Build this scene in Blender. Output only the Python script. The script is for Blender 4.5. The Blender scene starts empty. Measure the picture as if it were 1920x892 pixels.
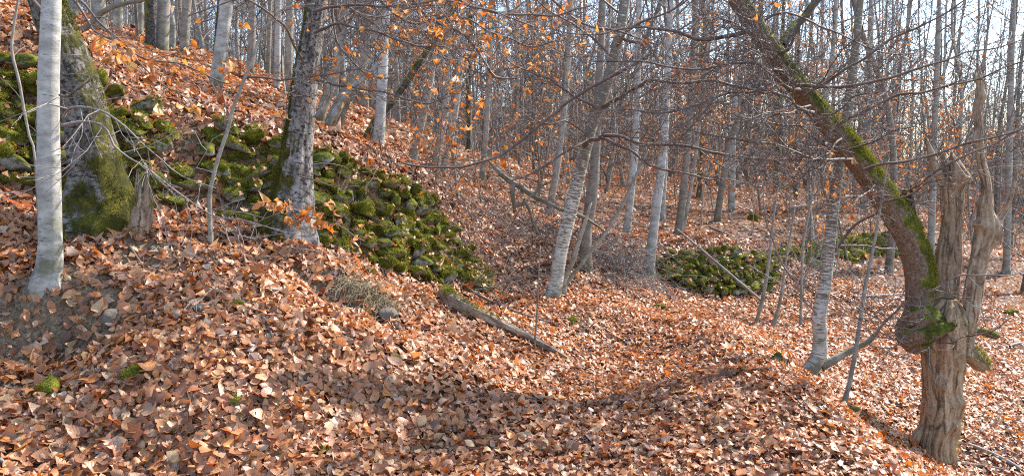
import bpy, bmesh, math, random
import numpy as np
from mathutils import Vector

S = bpy.context.scene
COL = S.collection
R = math.radians
rng = np.random.default_rng(7)
random.seed(7)

# ------------------------------------------------------------------ camera, sky, sun, exposure
PW, PH, F = 1920.0, 892.0, 1507.0
CAM_Z = 1.6
PITCH = math.atan(116.0 / F)
cam = bpy.data.cameras.new('camera')
cam.sensor_fit = 'HORIZONTAL'
cam.angle = 2 * math.atan(960.0 / F)
cam.clip_end = 2000
cam.clip_start = 0.05
camo = bpy.data.objects.new('camera', cam)
COL.objects.link(camo)
camo.location = (0, 0, CAM_Z)
camo.rotation_euler = (R(90) - PITCH, 0, 0)
S.camera = camo

SUN_AZ, SUN_EL = R(54), R(43)          # azimuth from +Y (view direction) towards +X
wd = bpy.data.worlds.new('World')
S.world = wd
wd.use_nodes = True
wn = wd.node_tree
sky = wn.nodes.new('ShaderNodeTexSky')
sky.sky_type = 'NISHITA'
sky.sun_disc = False
sky.sun_elevation = SUN_EL
sky.sun_rotation = SUN_AZ
sky.dust_density = 0.6
sky.air_density = 1.0
bg = wn.nodes['Background']
wn.links.new(sky.outputs[0], bg.inputs[0])
bg.inputs[1].default_value = 0.15
sl = bpy.data.lights.new('sun', 'SUN')
sl.energy = 3.3
sl.angle = R(0.5)
sl.color = (1.0, 0.93, 0.83)
so = bpy.data.objects.new('sun', sl)
COL.objects.link(so)
SUND = Vector((math.sin(SUN_AZ) * math.cos(SUN_EL), math.cos(SUN_AZ) * math.cos(SUN_EL), math.sin(SUN_EL)))
so.rotation_euler = SUND.to_track_quat('Z', 'Y').to_euler()
so.location = (20, 10, 30)
S.view_settings.view_transform = 'Standard'
S.view_settings.look = 'None'
S.view_settings.exposure = 1.7
S.view_settings.gamma = 1
S.cycles.max_bounces = 6
S.cycles.diffuse_bounces = 3
S.cycles.transmission_bounces = 3
S.cycles.use_denoising = False
S.cycles.pixel_filter_type = 'BLACKMAN_HARRIS'
S.cycles.filter_width = 1.1
S.cycles.sample_clamp_indirect = 4

# ------------------------------------------------------------------ maths helpers
CP, SP = math.cos(PITCH), math.sin(PITCH)
def P(px, py, Y):
    """world point seen at photo pixel (px,py) at world depth Y"""
    a = (px - 960) / F
    b = (446 - py) / F
    dx, dy, dz = a, CP + b * SP, -SP + b * CP
    k = Y / dy
    return np.array((dx * k, Y, CAM_Z + dz * k))

def smooth(a, b, x):
    t = np.clip((x - a) / (b - a), 0, 1)
    return t * t * (3 - 2 * t)

def _hash(ix, iy, iz, seed):
    h = (ix * 374761393 + iy * 668265263 + iz * 2147483647 % 4294967296 + seed * 1274126177) & 0xFFFFFFFF
    h = ((h ^ (h >> 13)) * 1274126177) & 0xFFFFFFFF
    h = (h ^ (h >> 16)) & 0xFFFFFFFF
    return h / 4294967295.0

def vnoise(p, seed=0):
    p = np.asarray(p, float)
    i = np.floor(p).astype(np.int64)
    f = p - i
    f = f * f * (3 - 2 * f)
    r = 0
    for dx in (0, 1):
        wx = f[..., 0] if dx else 1 - f[..., 0]
        for dy in (0, 1):
            wy = f[..., 1] if dy else 1 - f[..., 1]
            for dz in (0, 1):
                wz = f[..., 2] if dz else 1 - f[..., 2]
                r = r + wx * wy * wz * _hash(i[..., 0] + dx, i[..., 1] + dy, i[..., 2] + dz, seed)
    return r * 2 - 1

def fbm(p, seed=0, oct=3):
    p = np.asarray(p, float)
    r, a = 0, 1.0
    for o in range(oct):
        r = r + a * vnoise(p * 2 ** o, seed + o)
        a *= 0.5
    return r

def fbm2(x, y, s, seed=0, oct=3):
    return fbm(np.stack([x * s, y * s, np.zeros_like(x) + 0.37], -1), seed, oct)

def nrm(v):
    return v / np.maximum(np.linalg.norm(v, axis=-1, keepdims=True), 1e-9)

# ------------------------------------------------------------------ terrain (thin plate spline through surveyed points)
GP = []
for (px, py, Y) in [
    # path and near ground
    (0, 892, 4.0), (300, 892, 4.2), (700, 892, 4.3), (1100, 892, 4.3), (1400, 892, 4.35), (1700, 892, 5.4),
    (700, 800, 4.8), (1000, 800, 4.9), (1000, 720, 5.8), (1200, 700, 6.4), (1150, 640, 7.5), (1250, 600, 8.8),
    (1200, 560, 10), (1450, 600, 9.5), (1400, 780, 5.1),
    # bank on the left
    (0, 830, 4.2), (0, 700, 4.7), (0, 625, 5.0), (100, 640, 5.05), (100, 560, 5.2), (85, 530, 5.3), (0, 480, 5.6),
    (0, 400, 6.0), (250, 620, 5.0), (250, 500, 5.7), (250, 440, 6.0), (350, 700, 4.7), (400, 600, 5.2),
    (400, 500, 5.9), (520, 600, 5.4), (520, 500, 6.2), (545, 445, 6.6), (650, 700, 5.0), (650, 600, 5.7),
    (650, 520, 6.6), (740, 640, 5.5), (830, 600, 6.4), (850, 560, 7.2),
    (900, 700, 5.6), (1000, 620, 7.2), (1035, 560, 8.6), (960, 560, 8.2),
    # outer edge of the path and slope to the right
    (1340, 620, 8.3), (1400, 660, 7.3), (1480, 740, 6.0), (1560, 800, 5.3), (1620, 850, 4.95),
    (1425, 625, 9.0), (1515, 708, 7.2), (1590, 772, 6.4), (1650, 800, 6.6), (1620, 700, 8.2), (1700, 760, 7.4),
    (1760, 862, 6.8), (1900, 860, 6.9), (1900, 760, 8.3), (1900, 680, 10.2), (1620, 620, 10.5), (1650, 560, 12.5),
    (1900, 600, 13), (1900, 540, 17), (1700, 520, 15), (1900, 480, 25), (1600, 502, 15.5),
    # far wall: foot and ground above it
    (1240, 525, 11.2), (1290, 540, 11.2), (1340, 548, 11.3), (1400, 546, 11.5), (1450, 530, 12.0), (1520, 507, 14), (1690, 475, 18),
    (1230, 470, 11.9), (1300, 462, 12.2), (1370, 460, 12.4), (1440, 462, 12.9), (1500, 445, 15), (1680, 432, 19),
    (1300, 440, 13.5), (1175, 440, 13.5), (1350, 425, 15), (1200, 400, 16), (1400, 390, 18), (1500, 400, 18),
    (1300, 350, 25), (1000, 400, 13.5), (950, 480, 10), (1000, 460, 10.6), (1100, 480, 11), (1060, 500, 10),
    (1130, 530, 10), (1180, 570, 9.5), (900, 365, 12), (850, 340, 13), (800, 330, 12.5), (950, 330, 20),
    (950, 303, 35), (1150, 310, 35), (1300, 315, 40), (1500, 350, 35), (1700, 395, 32), (1900, 420, 40),
    # left wall foot / top
    (0, 335, 6.3), (130, 362, 6.45), (350, 388, 6.75), (470, 405, 6.95), (600, 452, 7.1), (720, 494, 7.5), (800, 517, 7.9), (890, 537, 8.5),
    (0, 105, 6.75), (130, 130, 6.95), (210, 170, 7.1), (330, 212, 7.3), (430, 236, 7.45), (520, 265, 7.55), (600, 288, 7.7),
    (680, 310, 8.0), (760, 348, 8.4), (840, 392, 8.75), (885, 450, 8.95), (905, 515, 9.0),
    (200, 130, 8.4), (400, 213, 8.4), (550, 258, 8.4),
    (0, 15, 10.5), (100, 62, 10.2), (200, 95, 9.8), (300, 140, 9.6), (400, 185, 9.4), (520, 230, 9.3), (640, 265, 9.2),
    (710, 300, 9.2), (770, 318, 9.6)]:
    GP.append(P(px, py, Y))
for p in [(-6, 14, 3.9), (-3, 14, 2.75), (-8, 20, 4.6), (0, 16, 1.75), (-4, 25, 3.0), (-12, 30, 5), (-14, 15, 5.6), (-7, 8, 3.4),
          (-12, 8, 4.8), (-6, 3, 1.9), (-10, 4, 3.2), (-4, 0, 1.0), (0, 0, 0), (0, 2.5, 0.06), (2, 2, -0.05), (-2, 2.5, .2), (4, 3, -.9), (7, 4, -1.1), (9, 8, -1.0),
          (14, 12, -1.2), (0, -8, 0), (4, -4, -.8), (-6, -6, 1.5), (10, -2, -1.8),
          (0, 60, 1.6), (-30, 60, 5), (30, 60, -3), (20, 30, -1.2), (40, 40, -4), (60, 10, -6), (-50, 20, 12), (0, 110, -2), (-60, 110, 3), (60, 110, -6)]:
    GP.append(np.array(p, float))
GP = np.array(GP)
def _tk(r2):
    return 0.5 * r2 * np.log(r2 + 1e-9)
_n = len(GP)
_d = ((GP[:, None, :2] - GP[None, :, :2]) ** 2).sum(-1)
_A = np.zeros((_n + 3, _n + 3))
_A[:_n, :_n] = _tk(_d) + np.eye(_n) * 0.004
_A[:_n, _n] = 1; _A[:_n, _n + 1:] = GP[:, :2]
_A[_n:, :_n] = _A[:_n, _n:].T
_w = np.linalg.solve(_A, np.concatenate([GP[:, 2], np.zeros(3)]))
def zbase(x, y):
    x = np.asarray(x, float); y = np.asarray(y, float)
    sh = x.shape
    x = x.ravel(); y = y.ravel()
    xe = np.clip(x, -62, 62); ye = np.clip(y, -12, 112)
    out = np.zeros_like(x)
    for s in range(0, len(x), 20000):
        a, b = xe[s:s + 20000], ye[s:s + 20000]
        r2 = (a[:, None] - GP[None, :, 0]) ** 2 + (b[:, None] - GP[None, :, 1]) ** 2
        out[s:s + 20000] = _tk(r2) @ _w[:_n] + _w[_n] + _w[_n + 1] * a + _w[_n + 2] * b
    return out.reshape(sh)

def axis(lo, hi, step, far_lo, far_hi, g=1.10):
    a = list(np.arange(lo, hi + 1e-6, step))
    s, v = step, hi
    while v < far_hi:
        s *= g; v += s; a.append(v)
    s, v = step, lo
    while v > far_lo:
        s *= g; v -= s; a.insert(0, v)
    return np.array(a)
AX = axis(-6.5, 6.5, 0.085, -420, 420)
AY = axis(2.5, 14.0, 0.085, -60, 620)
gx, gy = np.meshgrid(AX, AY)
gz = zbase(gx, gy)
near = smooth(60, 20, np.hypot(gx, gy))
gz = gz + near * (0.06 * fbm2(gx, gy, 0.9, 3, 3) + 0.022 * fbm2(gx, gy, 5.0, 9, 2))
def ridge_(line, amp, sig):
    global gz
    q = np.array([P(*l)[:2] for l in line]); q, _ = _dense(q)
    for s0 in range(0, gx.shape[0], 64):
        a = gx[s0:s0 + 64, :, None] - q[None, None, :, 0]; b = gy[s0:s0 + 64, :, None] - q[None, None, :, 1]
        gz[s0:s0 + 64] += amp * np.exp(-(a * a + b * b).min(-1) / (sig * sig))
def _dense(q):
    t = np.linspace(0, len(q) - 1, len(q) * 6)
    return np.stack([np.interp(t, np.arange(len(q)), q[:, k]) for k in range(q.shape[1])], -1), t
ridge_([(1338, 612, 8.6), (1365, 645, 7.6), (1415, 690, 6.7), (1480, 750, 5.8), (1560, 815, 5.1), (1650, 885, 4.6)], .12, .5)
ridge_([(1230, 610, 8.4), (1180, 660, 7.0), (1120, 720, 5.9), (1080, 790, 5.0), (1060, 880, 4.3)], -.03, .55)
ridge_([(20, 540, 5.25), (110, 535, 5.3), (200, 545, 5.35)], .09, .2)
ridge_([(0, 620, 5.0), (100, 605, 5.05), (200, 612, 5.1)], -.10, .22)
ridge_([(600, 508, 6.5), (660, 522, 6.4), (725, 545, 6.35)], .08, .2)
ridge_([(600, 560, 6.0), (670, 580, 5.85), (740, 605, 5.8)], -.08, .22)
ridge_([(250, 455, 5.9), (320, 462, 5.95)], .06, .18)
ridge_([(260, 505, 5.65), (330, 512, 5.7)], -.06, .2)
def bilin(G, x, y):
    x = np.asarray(x, float); y = np.asarray(y, float)
    i = np.clip(np.searchsorted(AX, x) - 1, 0, len(AX) - 2)
    j = np.clip(np.searchsorted(AY, y) - 1, 0, len(AY) - 2)
    u = np.clip((x - AX[i]) / (AX[i + 1] - AX[i]), 0, 1)
    v = np.clip((y - AY[j]) / (AY[j + 1] - AY[j]), 0, 1)
    return (G[j, i] * (1 - u) + G[j, i + 1] * u) * (1 - v) + (G[j + 1, i] * (1 - u) + G[j + 1, i + 1] * u) * v
def gzat(x, y):
    return bilin(gz, x, y)
def gnorm(x, y, e=0.12):
    nx = -(gzat(x + e, y) - gzat(x - e, y)) / (2 * e)
    ny = -(gzat(x, y + e) - gzat(x, y - e)) / (2 * e)
    return nrm(np.stack([nx, ny, np.ones_like(nx)], -1))
_YS = np.concatenate([np.arange(3.0, 14, 0.02), np.arange(14, 70, .1)])
def G(px, py):
    """ground point seen at photo pixel"""
    q = np.array([P(px, py, y) for y in _YS])
    below = q[:, 2] < gzat(q[:, 0], q[:, 1])
    k = int(np.argmax(below)) if below.any() else len(q) - 1
    p = q[k].copy(); p[2] = gzat(p[0], p[1])
    return p
def topix(p):
    p = np.asarray(p, float)
    dz = p[..., 2] - CAM_Z
    f = p[..., 1] * CP - dz * SP
    u = p[..., 1] * SP + dz * CP
    return 960 + F * p[..., 0] / f, 446 - F * u / f

# ------------------------------------------------------------------ object helpers
def mesh_np(name, V, faces, uv=None, col=None, mats=(), smooth_=True, fmat=None):
    """faces: list of (K,m) int arrays; uv/col per vertex"""
    me = bpy.data.meshes.new(name)
    V = np.asarray(V, np.float32)
    me.vertices.add(len(V))
    me.vertices.foreach_set('co', V.ravel())
    li = np.concatenate([f.ravel() for f in faces]).astype(np.int32)
    cnt = np.concatenate([np.full(len(f), f.shape[1], np.int32) for f in faces])
    st = np.concatenate([[0], np.cumsum(cnt)[:-1]]).astype(np.int32)
    me.loops.add(len(li))
    me.loops.foreach_set('vertex_index', li)
    me.polygons.add(len(cnt))
    me.polygons.foreach_set('loop_start', st)
    me.polygons.foreach_set('loop_total', cnt)
    if smooth_:
        me.polygons.foreach_set('use_smooth', np.ones(len(cnt), bool))
    if fmat is not None:
        me.polygons.foreach_set('material_index', np.asarray(fmat, np.int32))
    for m in mats:
        me.materials.append(m)
    if uv is not None:
        l = me.uv_layers.new(name='UVMap')
        l.data.foreach_set('uv', np.asarray(uv, np.float32)[li].ravel())
    if col is not None:
        a = me.color_attributes.new('Col', 'FLOAT_COLOR', 'POINT')
        c = np.ones((len(V), 4), np.float32); c[:, :3] = col
        a.data.foreach_set('color', c.ravel())
    me.update(calc_edges=True)
    return me
def obj(name, me, parent=None, loc=None):
    o = bpy.data.objects.new(name, me)
    COL.objects.link(o)
    if parent is not None:
        o.parent = parent
    if loc is not None:
        o.location = loc
    return o
def tag(o, label=None, cat=None, group=None, kind=None):
    if o is None: return None
    if label: o['label'] = label
    if cat: o['category'] = cat
    if group: o['group'] = group
    if kind: o['kind'] = kind
    return o
def empty(name, loc):
    o = bpy.data.objects.new(name, None)
    COL.objects.link(o)
    o.location = tuple(loc)
    o.empty_display_size = 0.1
    return o

# ------------------------------------------------------------------ materials
class NT:
    def __init__(s, name):
        s.m = bpy.data.materials.new(name); s.m.use_nodes = True
        s.t = s.m.node_tree; s.t.nodes.clear()
        s.out = s.n('ShaderNodeOutputMaterial')
    def n(s, t, **kw):
        x = s.t.nodes.new(t)
        for k, v in kw.items():
            setattr(x, k, v)
        return x
    def set(s, x, i, v):
        if v is None: return
        if isinstance(v, bpy.types.NodeSocket): s.t.links.new(v, x.inputs[i])
        else: x.inputs[i].default_value = v
    def math(s, op, a, b=None, clamp=False):
        x = s.n('ShaderNodeMath', operation=op, use_clamp=clamp)
        s.set(x, 0, a); s.set(x, 1, b)
        return x.outputs[0]
    def mix(s, f, a, b, blend='MIX'):
        x = s.n('ShaderNodeMix', data_type='RGBA', blend_type=blend)
        s.set(x, 0, f)
        for i, v in ((6, a), (7, b)):
            if isinstance(v, tuple) and len(v) == 3: v = v + (1,)
            s.set(x, i, v)
        return x.outputs[2]
    def ramp(s, f, stops, interp='LINEAR'):
        x = s.n('ShaderNodeValToRGB'); r = x.color_ramp; r.interpolation = interp
        while len(r.elements) < len(stops): r.elements.new(0.5)
        for e, (p, c) in zip(r.elements, stops):
            e.position = p; e.color = (c + (1,)) if isinstance(c, tuple) else (c, c, c, 1)
        s.set(x, 0, f)
        return x.outputs[0]
    def noise(s, vec, scale, detail=3, rough=.55, out=0):
        x = s.n('ShaderNodeTexNoise'); s.set(x, 'Vector', vec)
        x.inputs['Scale'].default_value = scale; x.inputs['Detail'].default_value = detail; x.inputs['Roughness'].default_value = rough
        return x.outputs[out]
    def vor(s, vec, scale, feature='F1', out='Distance', rand=1.0):
        x = s.n('ShaderNodeTexVoronoi', feature=feature); s.set(x, 'Vector', vec)
        x.inputs['Scale'].default_value = scale; x.inputs['Randomness'].default_value = rand
        return x.outputs[out]
    def mapv(s, vec, scale):
        x = s.n('ShaderNodeMapping'); s.set(x, 0, vec); x.inputs['Scale'].default_value = scale
        return x.outputs[0]
    def bump(s, h, strength=.5, dist=.01):
        x = s.n('ShaderNodeBump'); s.set(x, 'Height', h)
        x.inputs['Strength'].default_value = strength; x.inputs['Distance'].default_value = dist
        return x.outputs[0]
    def pbsdf(s, col, rough=.8, spec=.3, normal=None):
        x = s.n('ShaderNodeBsdfPrincipled')
        if isinstance(col, tuple): col = col + (1,)
        s.set(x, 'Base Color', col); s.set(x, 'Roughness', rough); s.set(x, 'Specular IOR Level', spec)
        if normal is not None: s.set(x, 'Normal', normal)
        return x.outputs[0]
    def done(s, sh):
        s.t.links.new(sh, s.out.inputs[0]); return s.m
    @property
    def ob(s): return s.n('ShaderNodeTexCoord').outputs['Object']
    @property
    def uv(s): return s.n('ShaderNodeTexCoord').outputs['UV']

MOSS_LO, MOSS_MID, MOSS_HI = (.028, .032, .006), (.135, .138, .013), (.36, .335, .03)

def moss_col(t, vec, k=1.0):
    f = t.noise(vec, 9 * k, 4, .7)
    fine = t.noise(vec, 160 * k, 2, .6)
    a = t.ramp(f, [(.3, MOSS_LO), (.5, MOSS_MID), (.68, MOSS_HI)])
    return t.mix(t.ramp(fine, [(.35, .75), (.6, 0.0)]), a, MOSS_LO), fine

def mat_leaf(name, trans=.3):
    t = NT(name)
    a = t.n('ShaderNodeAttribute', attribute_name='Col').outputs['Color']
    uv = t.uv
    sx = t.n('ShaderNodeSeparateXYZ'); t.set(sx, 0, uv)
    mid = t.math('ABSOLUTE', t.math('SUBTRACT', sx.outputs[1], .5))
    vein = t.math('ABSOLUTE', t.math('SUBTRACT', t.math('FRACT', t.math('ADD', t.math('MULTIPLY', sx.outputs[0], 7.), t.math('MULTIPLY', mid, -5.))), .5))
    vm = t.math('MULTIPLY', t.ramp(vein, [(.0, .35), (.25, 0.)]), 1.0)
    mm = t.ramp(mid, [(.0, .7), (.035, 0.)])
    m = t.math('MAXIMUM', vm, mm)
    c = t.mix(m, a, t.mix(1, a, (1.25, 1.15, 1.0), 'MULTIPLY'))
    geo = t.n('ShaderNodeNewGeometry')
    mot = t.noise(geo.outputs['Position'], 70, 3, .6)
    c = t.mix(t.ramp(mot, [(.42, 0.), (.68, .45)]), c, t.mix(1, c, (.45, .36, .3), 'MULTIPLY'))
    c = t.mix(t.math('MULTIPLY', geo.outputs['Backfacing'], .3), c, (.46, .28, .17))
    p = t.pbsdf(c, .40, .5, t.bump(t.math('ADD', vein, t.noise(geo.outputs['Position'], 120, 2)), .4, .003))
    tr = t.n('ShaderNodeBsdfTranslucent'); t.set(tr, 0, t.mix(1, c, (1.3, .95, .6), 'MULTIPLY'))
    mx = t.n('ShaderNodeMixShader'); mx.inputs[0].default_value = trans
    t.t.links.new(p, mx.inputs[1]); t.t.links.new(tr.outputs[0], mx.inputs[2])
    return t.done(mx.outputs[0])

def mat_ground():
    t = NT('forest_floor')
    ob = t.ob
    c1 = t.vor(ob, 15, out='Color')
    sx = t.n('ShaderNodeSeparateColor'); t.set(sx, 0, c1)
    leafc = t.ramp(sx.outputs[0], [(.0, (.07, .028, .012)), (.25, (.20, .085, .035)), (.5, (.30, .145, .065)), (.75, (.36, .2, .11)), (.92, (.40, .27, .18)), (1., (.42, .36, .32))])
    edge = t.vor(ob, 15)
    leafc = t.mix(t.ramp(edge, [(.25, 0.), (.6, .8)]), leafc, (.045, .022, .012))
    big = t.noise(ob, .8, 4, .6)
    leafc = t.mix(t.ramp(big, [(.4, 0.), (.7, .5)]), leafc, t.mix(1, leafc, (.6, .45, .35), 'MULTIPLY'))
    fine = t.noise(ob, 45, 5, .7)
    soil = t.ramp(fine, [(.3, (.075, .048, .027)), (.5, (.19, .128, .075)), (.7, (.33, .245, .16))])
    a = t.n('ShaderNodeAttribute', attribute_name='Col').outputs['Color']
    c = t.mix(a, leafc, soil)
    h = t.math('ADD', t.math('MULTIPLY', edge, 1.0), t.math('MULTIPLY', fine, .7))
    return t.done(t.pbsdf(c, .85, .25, t.bump(h, .7, .03)))

def mat_bark_pale(name, pale, mid, dark, amt=.5, flakes=False, lich=0.0):
    """smooth pale bark with short horizontal marks"""
    t = NT(name)
    uv = t.uv
    st = t.mapv(uv, (1.0, 4.5, 1))
    blot = t.noise(t.mapv(uv, (1.0, 1.6, 1)), 7, 5, .65)
    marks = t.noise(st, 15 if flakes else 26, 5, .66)
    dash = t.vor(t.mapv(uv, (1.0, 4.0, 1)), 13)
    base = t.mix(t.ramp(blot, [(.40, 0.), (.60, 1.)]), pale, mid)
    if flakes:
        sz0 = t.n('ShaderNodeSeparateXYZ'); t.set(sz0, 0, t.ob)
        k = t.math('ADD', marks, t.ramp(t.math('MULTIPLY', sz0.outputs[2], .4), [(.1, 0.), (.75, .16)]))
        k = t.math('ADD', k, t.math('MULTIPLY', t.math('SUBTRACT', blot, .5), .35))
        c = t.mix(t.ramp(k, [(.54, 0.), (.58, 1.)]), pale, t.mix(t.noise(uv, 40, 3), dark, mid))
    else:
        c = t.mix(t.math('MULTIPLY', t.ramp(marks, [(.62, 0.), (.70, 1.)]), amt), base, dark)
        c = t.mix(t.math('MULTIPLY', t.ramp(dash, [(.14, 1.), (.22, 0.)]), t.ramp(t.noise(uv, 6, 3, .6), [(.40, .05), (.62, .95)])), c, (dark[0] * .45, dark[1] * .45, dark[2] * .45))
    lm = t.ramp(t.noise(uv, 16, 3, .6), [(.58, 0.), (.63, lich)])
    c = t.mix(lm, c, (.30, .31, .22))
    # algae towards the foot, on real bark
    sz = t.n('ShaderNodeSeparateXYZ'); t.set(sz, 0, t.ob)
    g = t.math('MULTIPLY', t.ramp(sz.outputs[2], [(.08, 1.), (.75, 0.)]), t.ramp(t.noise(t.ob, 8, 3), [(.4, 0.), (.6, .75)]))
    c = t.mix(g, c, (.085, .085, .03))
    h = t.math('ADD', t.math('MULTIPLY', marks, -1.), t.math('MULTIPLY', t.noise(uv, 60, 3), .5))
    return t.done(t.pbsdf(c, .75, .25, t.bump(h, .45, .006)))

def mat_bark_rough(name, light, dark, scale=26, moss=None, mossdir=(0, 0, 1), mossamt=.5, zfoot=0.0, red=None, mdim=1.):
    """furrowed bark; moss grows on the side mossdir and about the foot"""
    t = NT(name)
    uv, ob = t.uv, t.ob
    st = t.mapv(uv, (1.0, .5, 1))
    fis = t.noise(t.mapv(uv, (1.0, .30, 1)), scale * 1.6, 6, .72)
    pit = t.noise(uv, scale * 2.2, 4, .7)
    fine = t.noise(uv, 110, 4, .65)
    lich = t.noise(uv, 30, 5, .75)
    c = t.mix(t.ramp(fis, [(.40, 0.), (.58, 1.)]), dark, light)
    if red: c = t.mix(t.ramp(t.noise(uv, 5, 4, .6), [(.4, 0.), (.6, .9)]), c, red)
    c = t.mix(t.ramp(lich, [(.57, 0.), (.64, .6)]), c, (.40, .39, .36))
    c = t.mix(t.ramp(pit, [(.40, .95 if not red else .6), (.49, 0.)]), c, (dark[0] * .3, dark[1] * .3, dark[2] * .3))
    h = t.math('ADD', t.ramp(fis, [(.35, 0.), (.65, 1.)]), t.math('ADD', t.math('MULTIPLY', pit, .8), t.math('MULTIPLY', fine, .3)))
    if moss:
        nrmv = t.n('ShaderNodeNewGeometry').outputs['Normal']
        dp = t.n('ShaderNodeVectorMath', operation='DOT_PRODUCT'); t.set(dp, 0, nrmv); dp.inputs[1].default_value = mossdir
        n1 = t.noise(ob, 7, 5, .7)
        k = t.math('ADD', t.math('MULTIPLY', dp.outputs['Value'], .32), n1)
        if zfoot:
            sz = t.n('ShaderNodeSeparateXYZ'); t.set(sz, 0, ob)
            k = t.math('ADD', k, t.ramp(t.math('DIVIDE', sz.outputs[2], zfoot), [(0., .16), (1., 0.)]))
        mk = t.ramp(k, [(.62 - mossamt * .3, 0.), (.72 - mossamt * .3, 1.)])
        mc, mf = moss_col(t, ob)
        if mdim != 1: mc = t.mix(1, mc, (mdim * 1.1, mdim, mdim), 'MULTIPLY')
        c = t.mix(mk, c, mc)
        h = t.math('ADD', h, t.math('MULTIPLY', mk, mf))
    return t.done(t.pbsdf(c, .85, .2, t.bump(h, .8, .012)))

def mat_stone():
    t = NT('mossy_stone')
    geo = t.n('ShaderNodeNewGeometry')
    pos = geo.outputs['Position']
    rnd = t.n('ShaderNodeObjectInfo').outputs['Random']
    n = t.noise(pos, 22, 5, .65)
    st = t.ramp(n, [(.3, (.10, .09, .075)), (.5, (.23, .21, .18)), (.7, (.36, .34, .31))])
    st = t.mix(t.ramp(t.noise(pos, 9, 3), [(.52, 0.), (.6, .6)]), st, (.42, .41, .38))
    sz = t.n('ShaderNodeSeparateXYZ'); t.set(sz, 0, geo.outputs['Normal'])
    k = t.math('ADD', t.math('MULTIPLY', sz.outputs[2], .2), t.noise(pos, 6, 5, .7))
    k = t.math('ADD', k, t.math('MULTIPLY', rnd, .34))
    mk = t.ramp(k, [(.52, 0.), (.60, 1.)])
    mc, mf = moss_col(t, pos)
    c = t.mix(mk, st, mc)
    h = t.math('ADD', n, t.math('MULTIPLY', mk, mf))
    return t.done(t.pbsdf(c, .9, .2, t.bump(h, .8, .015)))

def mat_moss():
    t = NT('moss')
    a = t.n('ShaderNodeAttribute', attribute_name='Col').outputs['Color']
    p = t.pbsdf(a, .8, .2)
    tr = t.n('ShaderNodeBsdfTranslucent'); t.set(tr, 0, a)
    mx = t.n('ShaderNodeMixShader'); mx.inputs[0].default_value = .3
    t.t.links.new(p, mx.inputs[1]); t.t.links.new(tr.outputs[0], mx.inputs[2])
    return t.done(mx.outputs[0])

def mat_plain(name, a, b, scale=20, rough=.7, spec=.35):
    t = NT(name)
    ob = t.ob
    c = t.ramp(t.noise(ob, scale, 4, .65), [(.3, a), (.7, b)])
    return t.done(t.pbsdf(c, rough, spec, t.bump(t.noise(ob, scale * 4, 2), .3, .004)))

def mat_deadwood(name, a, b, c_, d):
    t = NT(name)
    uv = t.uv
    wv = t.n('ShaderNodeMix', data_type='VECTOR'); wv.inputs[0].default_value = .05
    t.set(wv, 4, uv); t.set(wv, 5, t.noise(uv, 5, 4, .6, out=1))
    st = t.mapv(wv.outputs[1], (1., .12, 1))
    g = t.math('ADD', t.math('MULTIPLY', t.noise(st, 40, 6, .72), .7), t.math('MULTIPLY', t.noise(uv, 34, 5, .7), .3))
    c = t.ramp(g, [(.36, d), (.44, a), (.53, b), (.64, c_)])
    ck = t.vor(t.mapv(wv.outputs[1], (1., .16, 1)), 13, 'DISTANCE_TO_EDGE')
    c = t.mix(t.math('MULTIPLY', t.ramp(ck, [(.0, 1.), (.09, 0.)]), t.ramp(t.noise(uv, 6, 3), [(.4, .15), (.6, .95)])), c, d)
    g = t.math('ADD', g, t.ramp(ck, [(0., -.5), (.12, .2)]))
    k = t.ramp(t.noise(uv, 4, 4, .6), [(.45, 0.), (.65, .6)])
    c = t.mix(k, c, t.mix(1, c, (.6, .52, .48), 'MULTIPLY'))
    return t.done(t.pbsdf(c, .8, .25, t.bump(g, .9, .02)))

M = {}
M['leaf'] = mat_leaf('dry_leaf', .28)
M['hang'] = mat_leaf('hanging_leaf', .45)
M['ground'] = mat_ground()
M['birch'] = mat_bark_pale('pale_bark', (.47, .45, .405), (.27, .255, .225), (.14, .12, .095), .8)
M['birch2'] = mat_bark_pale('pale_bark_brown', (.55, .52, .455), (.24, .195, .14), (.12, .097, .07), .9, flakes=True)
M['beech'] = mat_bark_pale('grey_bark', (.36, .325, .275), (.22, .19, .155), (.12, .105, .085), .5, lich=.7)
M['beechd'] = mat_bark_pale('brown_grey_bark', (.25, .205, .165), (.15, .12, .095), (.07, .055, .045), .5, lich=.5)
M['rough'] = mat_bark_rough('rough_bark', (.33, .305, .285), (.085, .07, .06), 15, True, (-.9, -.1, .05), .08, 1.2, None, .5)
M['mossy'] = mat_bark_rough('mossy_bark', (.25, .22, .185), (.062, .05, .038), 13, True, (.5, 0, .15), .2, .8, None, .5)
M['limb'] = mat_bark_rough('limb_bark', (.29, .205, .14), (.13, .088, .058), 24, True, (.75, -.1, .75), .33, 0, (.23, .145, .09))
M['dark'] = mat_bark_rough('dark_bark', (.13, .115, .10), (.045, .038, .032), 26, True, (-.6, -.2, .3), .3)
M['pollard'] = mat_deadwood('pollard_wood', (.30, .185, .10), (.43, .295, .175), (.50, .38, .26), (.075, .045, .026))
M['snag'] = mat_deadwood('snag_wood', (.29, .19, .115), (.42, .305, .20), (.50, .40, .30), (.09, .056, .034))
M['log'] = mat_deadwood('log_wood', (.24, .155, .10), (.36, .26, .18), (.46, .37, .29), (.05, .033, .022))
M['twig'] = mat_plain('twig_bark', (.085, .058, .046), (.19, .145, .12), 9)
M['twigp'] = mat_plain('pale_twig_bark', (.14, .118, .105), (.31, .275, .25), 9)
M['root'] = mat_plain('root_bark', (.07, .05, .035), (.17, .125, .09), 18)
M['stone'] = mat_stone()
M['rock'] = mat_plain('bare_rock', (.085, .068, .05), (.23, .19, .145), 14, .85, .2)
M['moss'] = mat_moss()
M['straw'] = mat_plain('dry_grass', (.20, .155, .085), (.40, .33, .20), 6)
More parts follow.
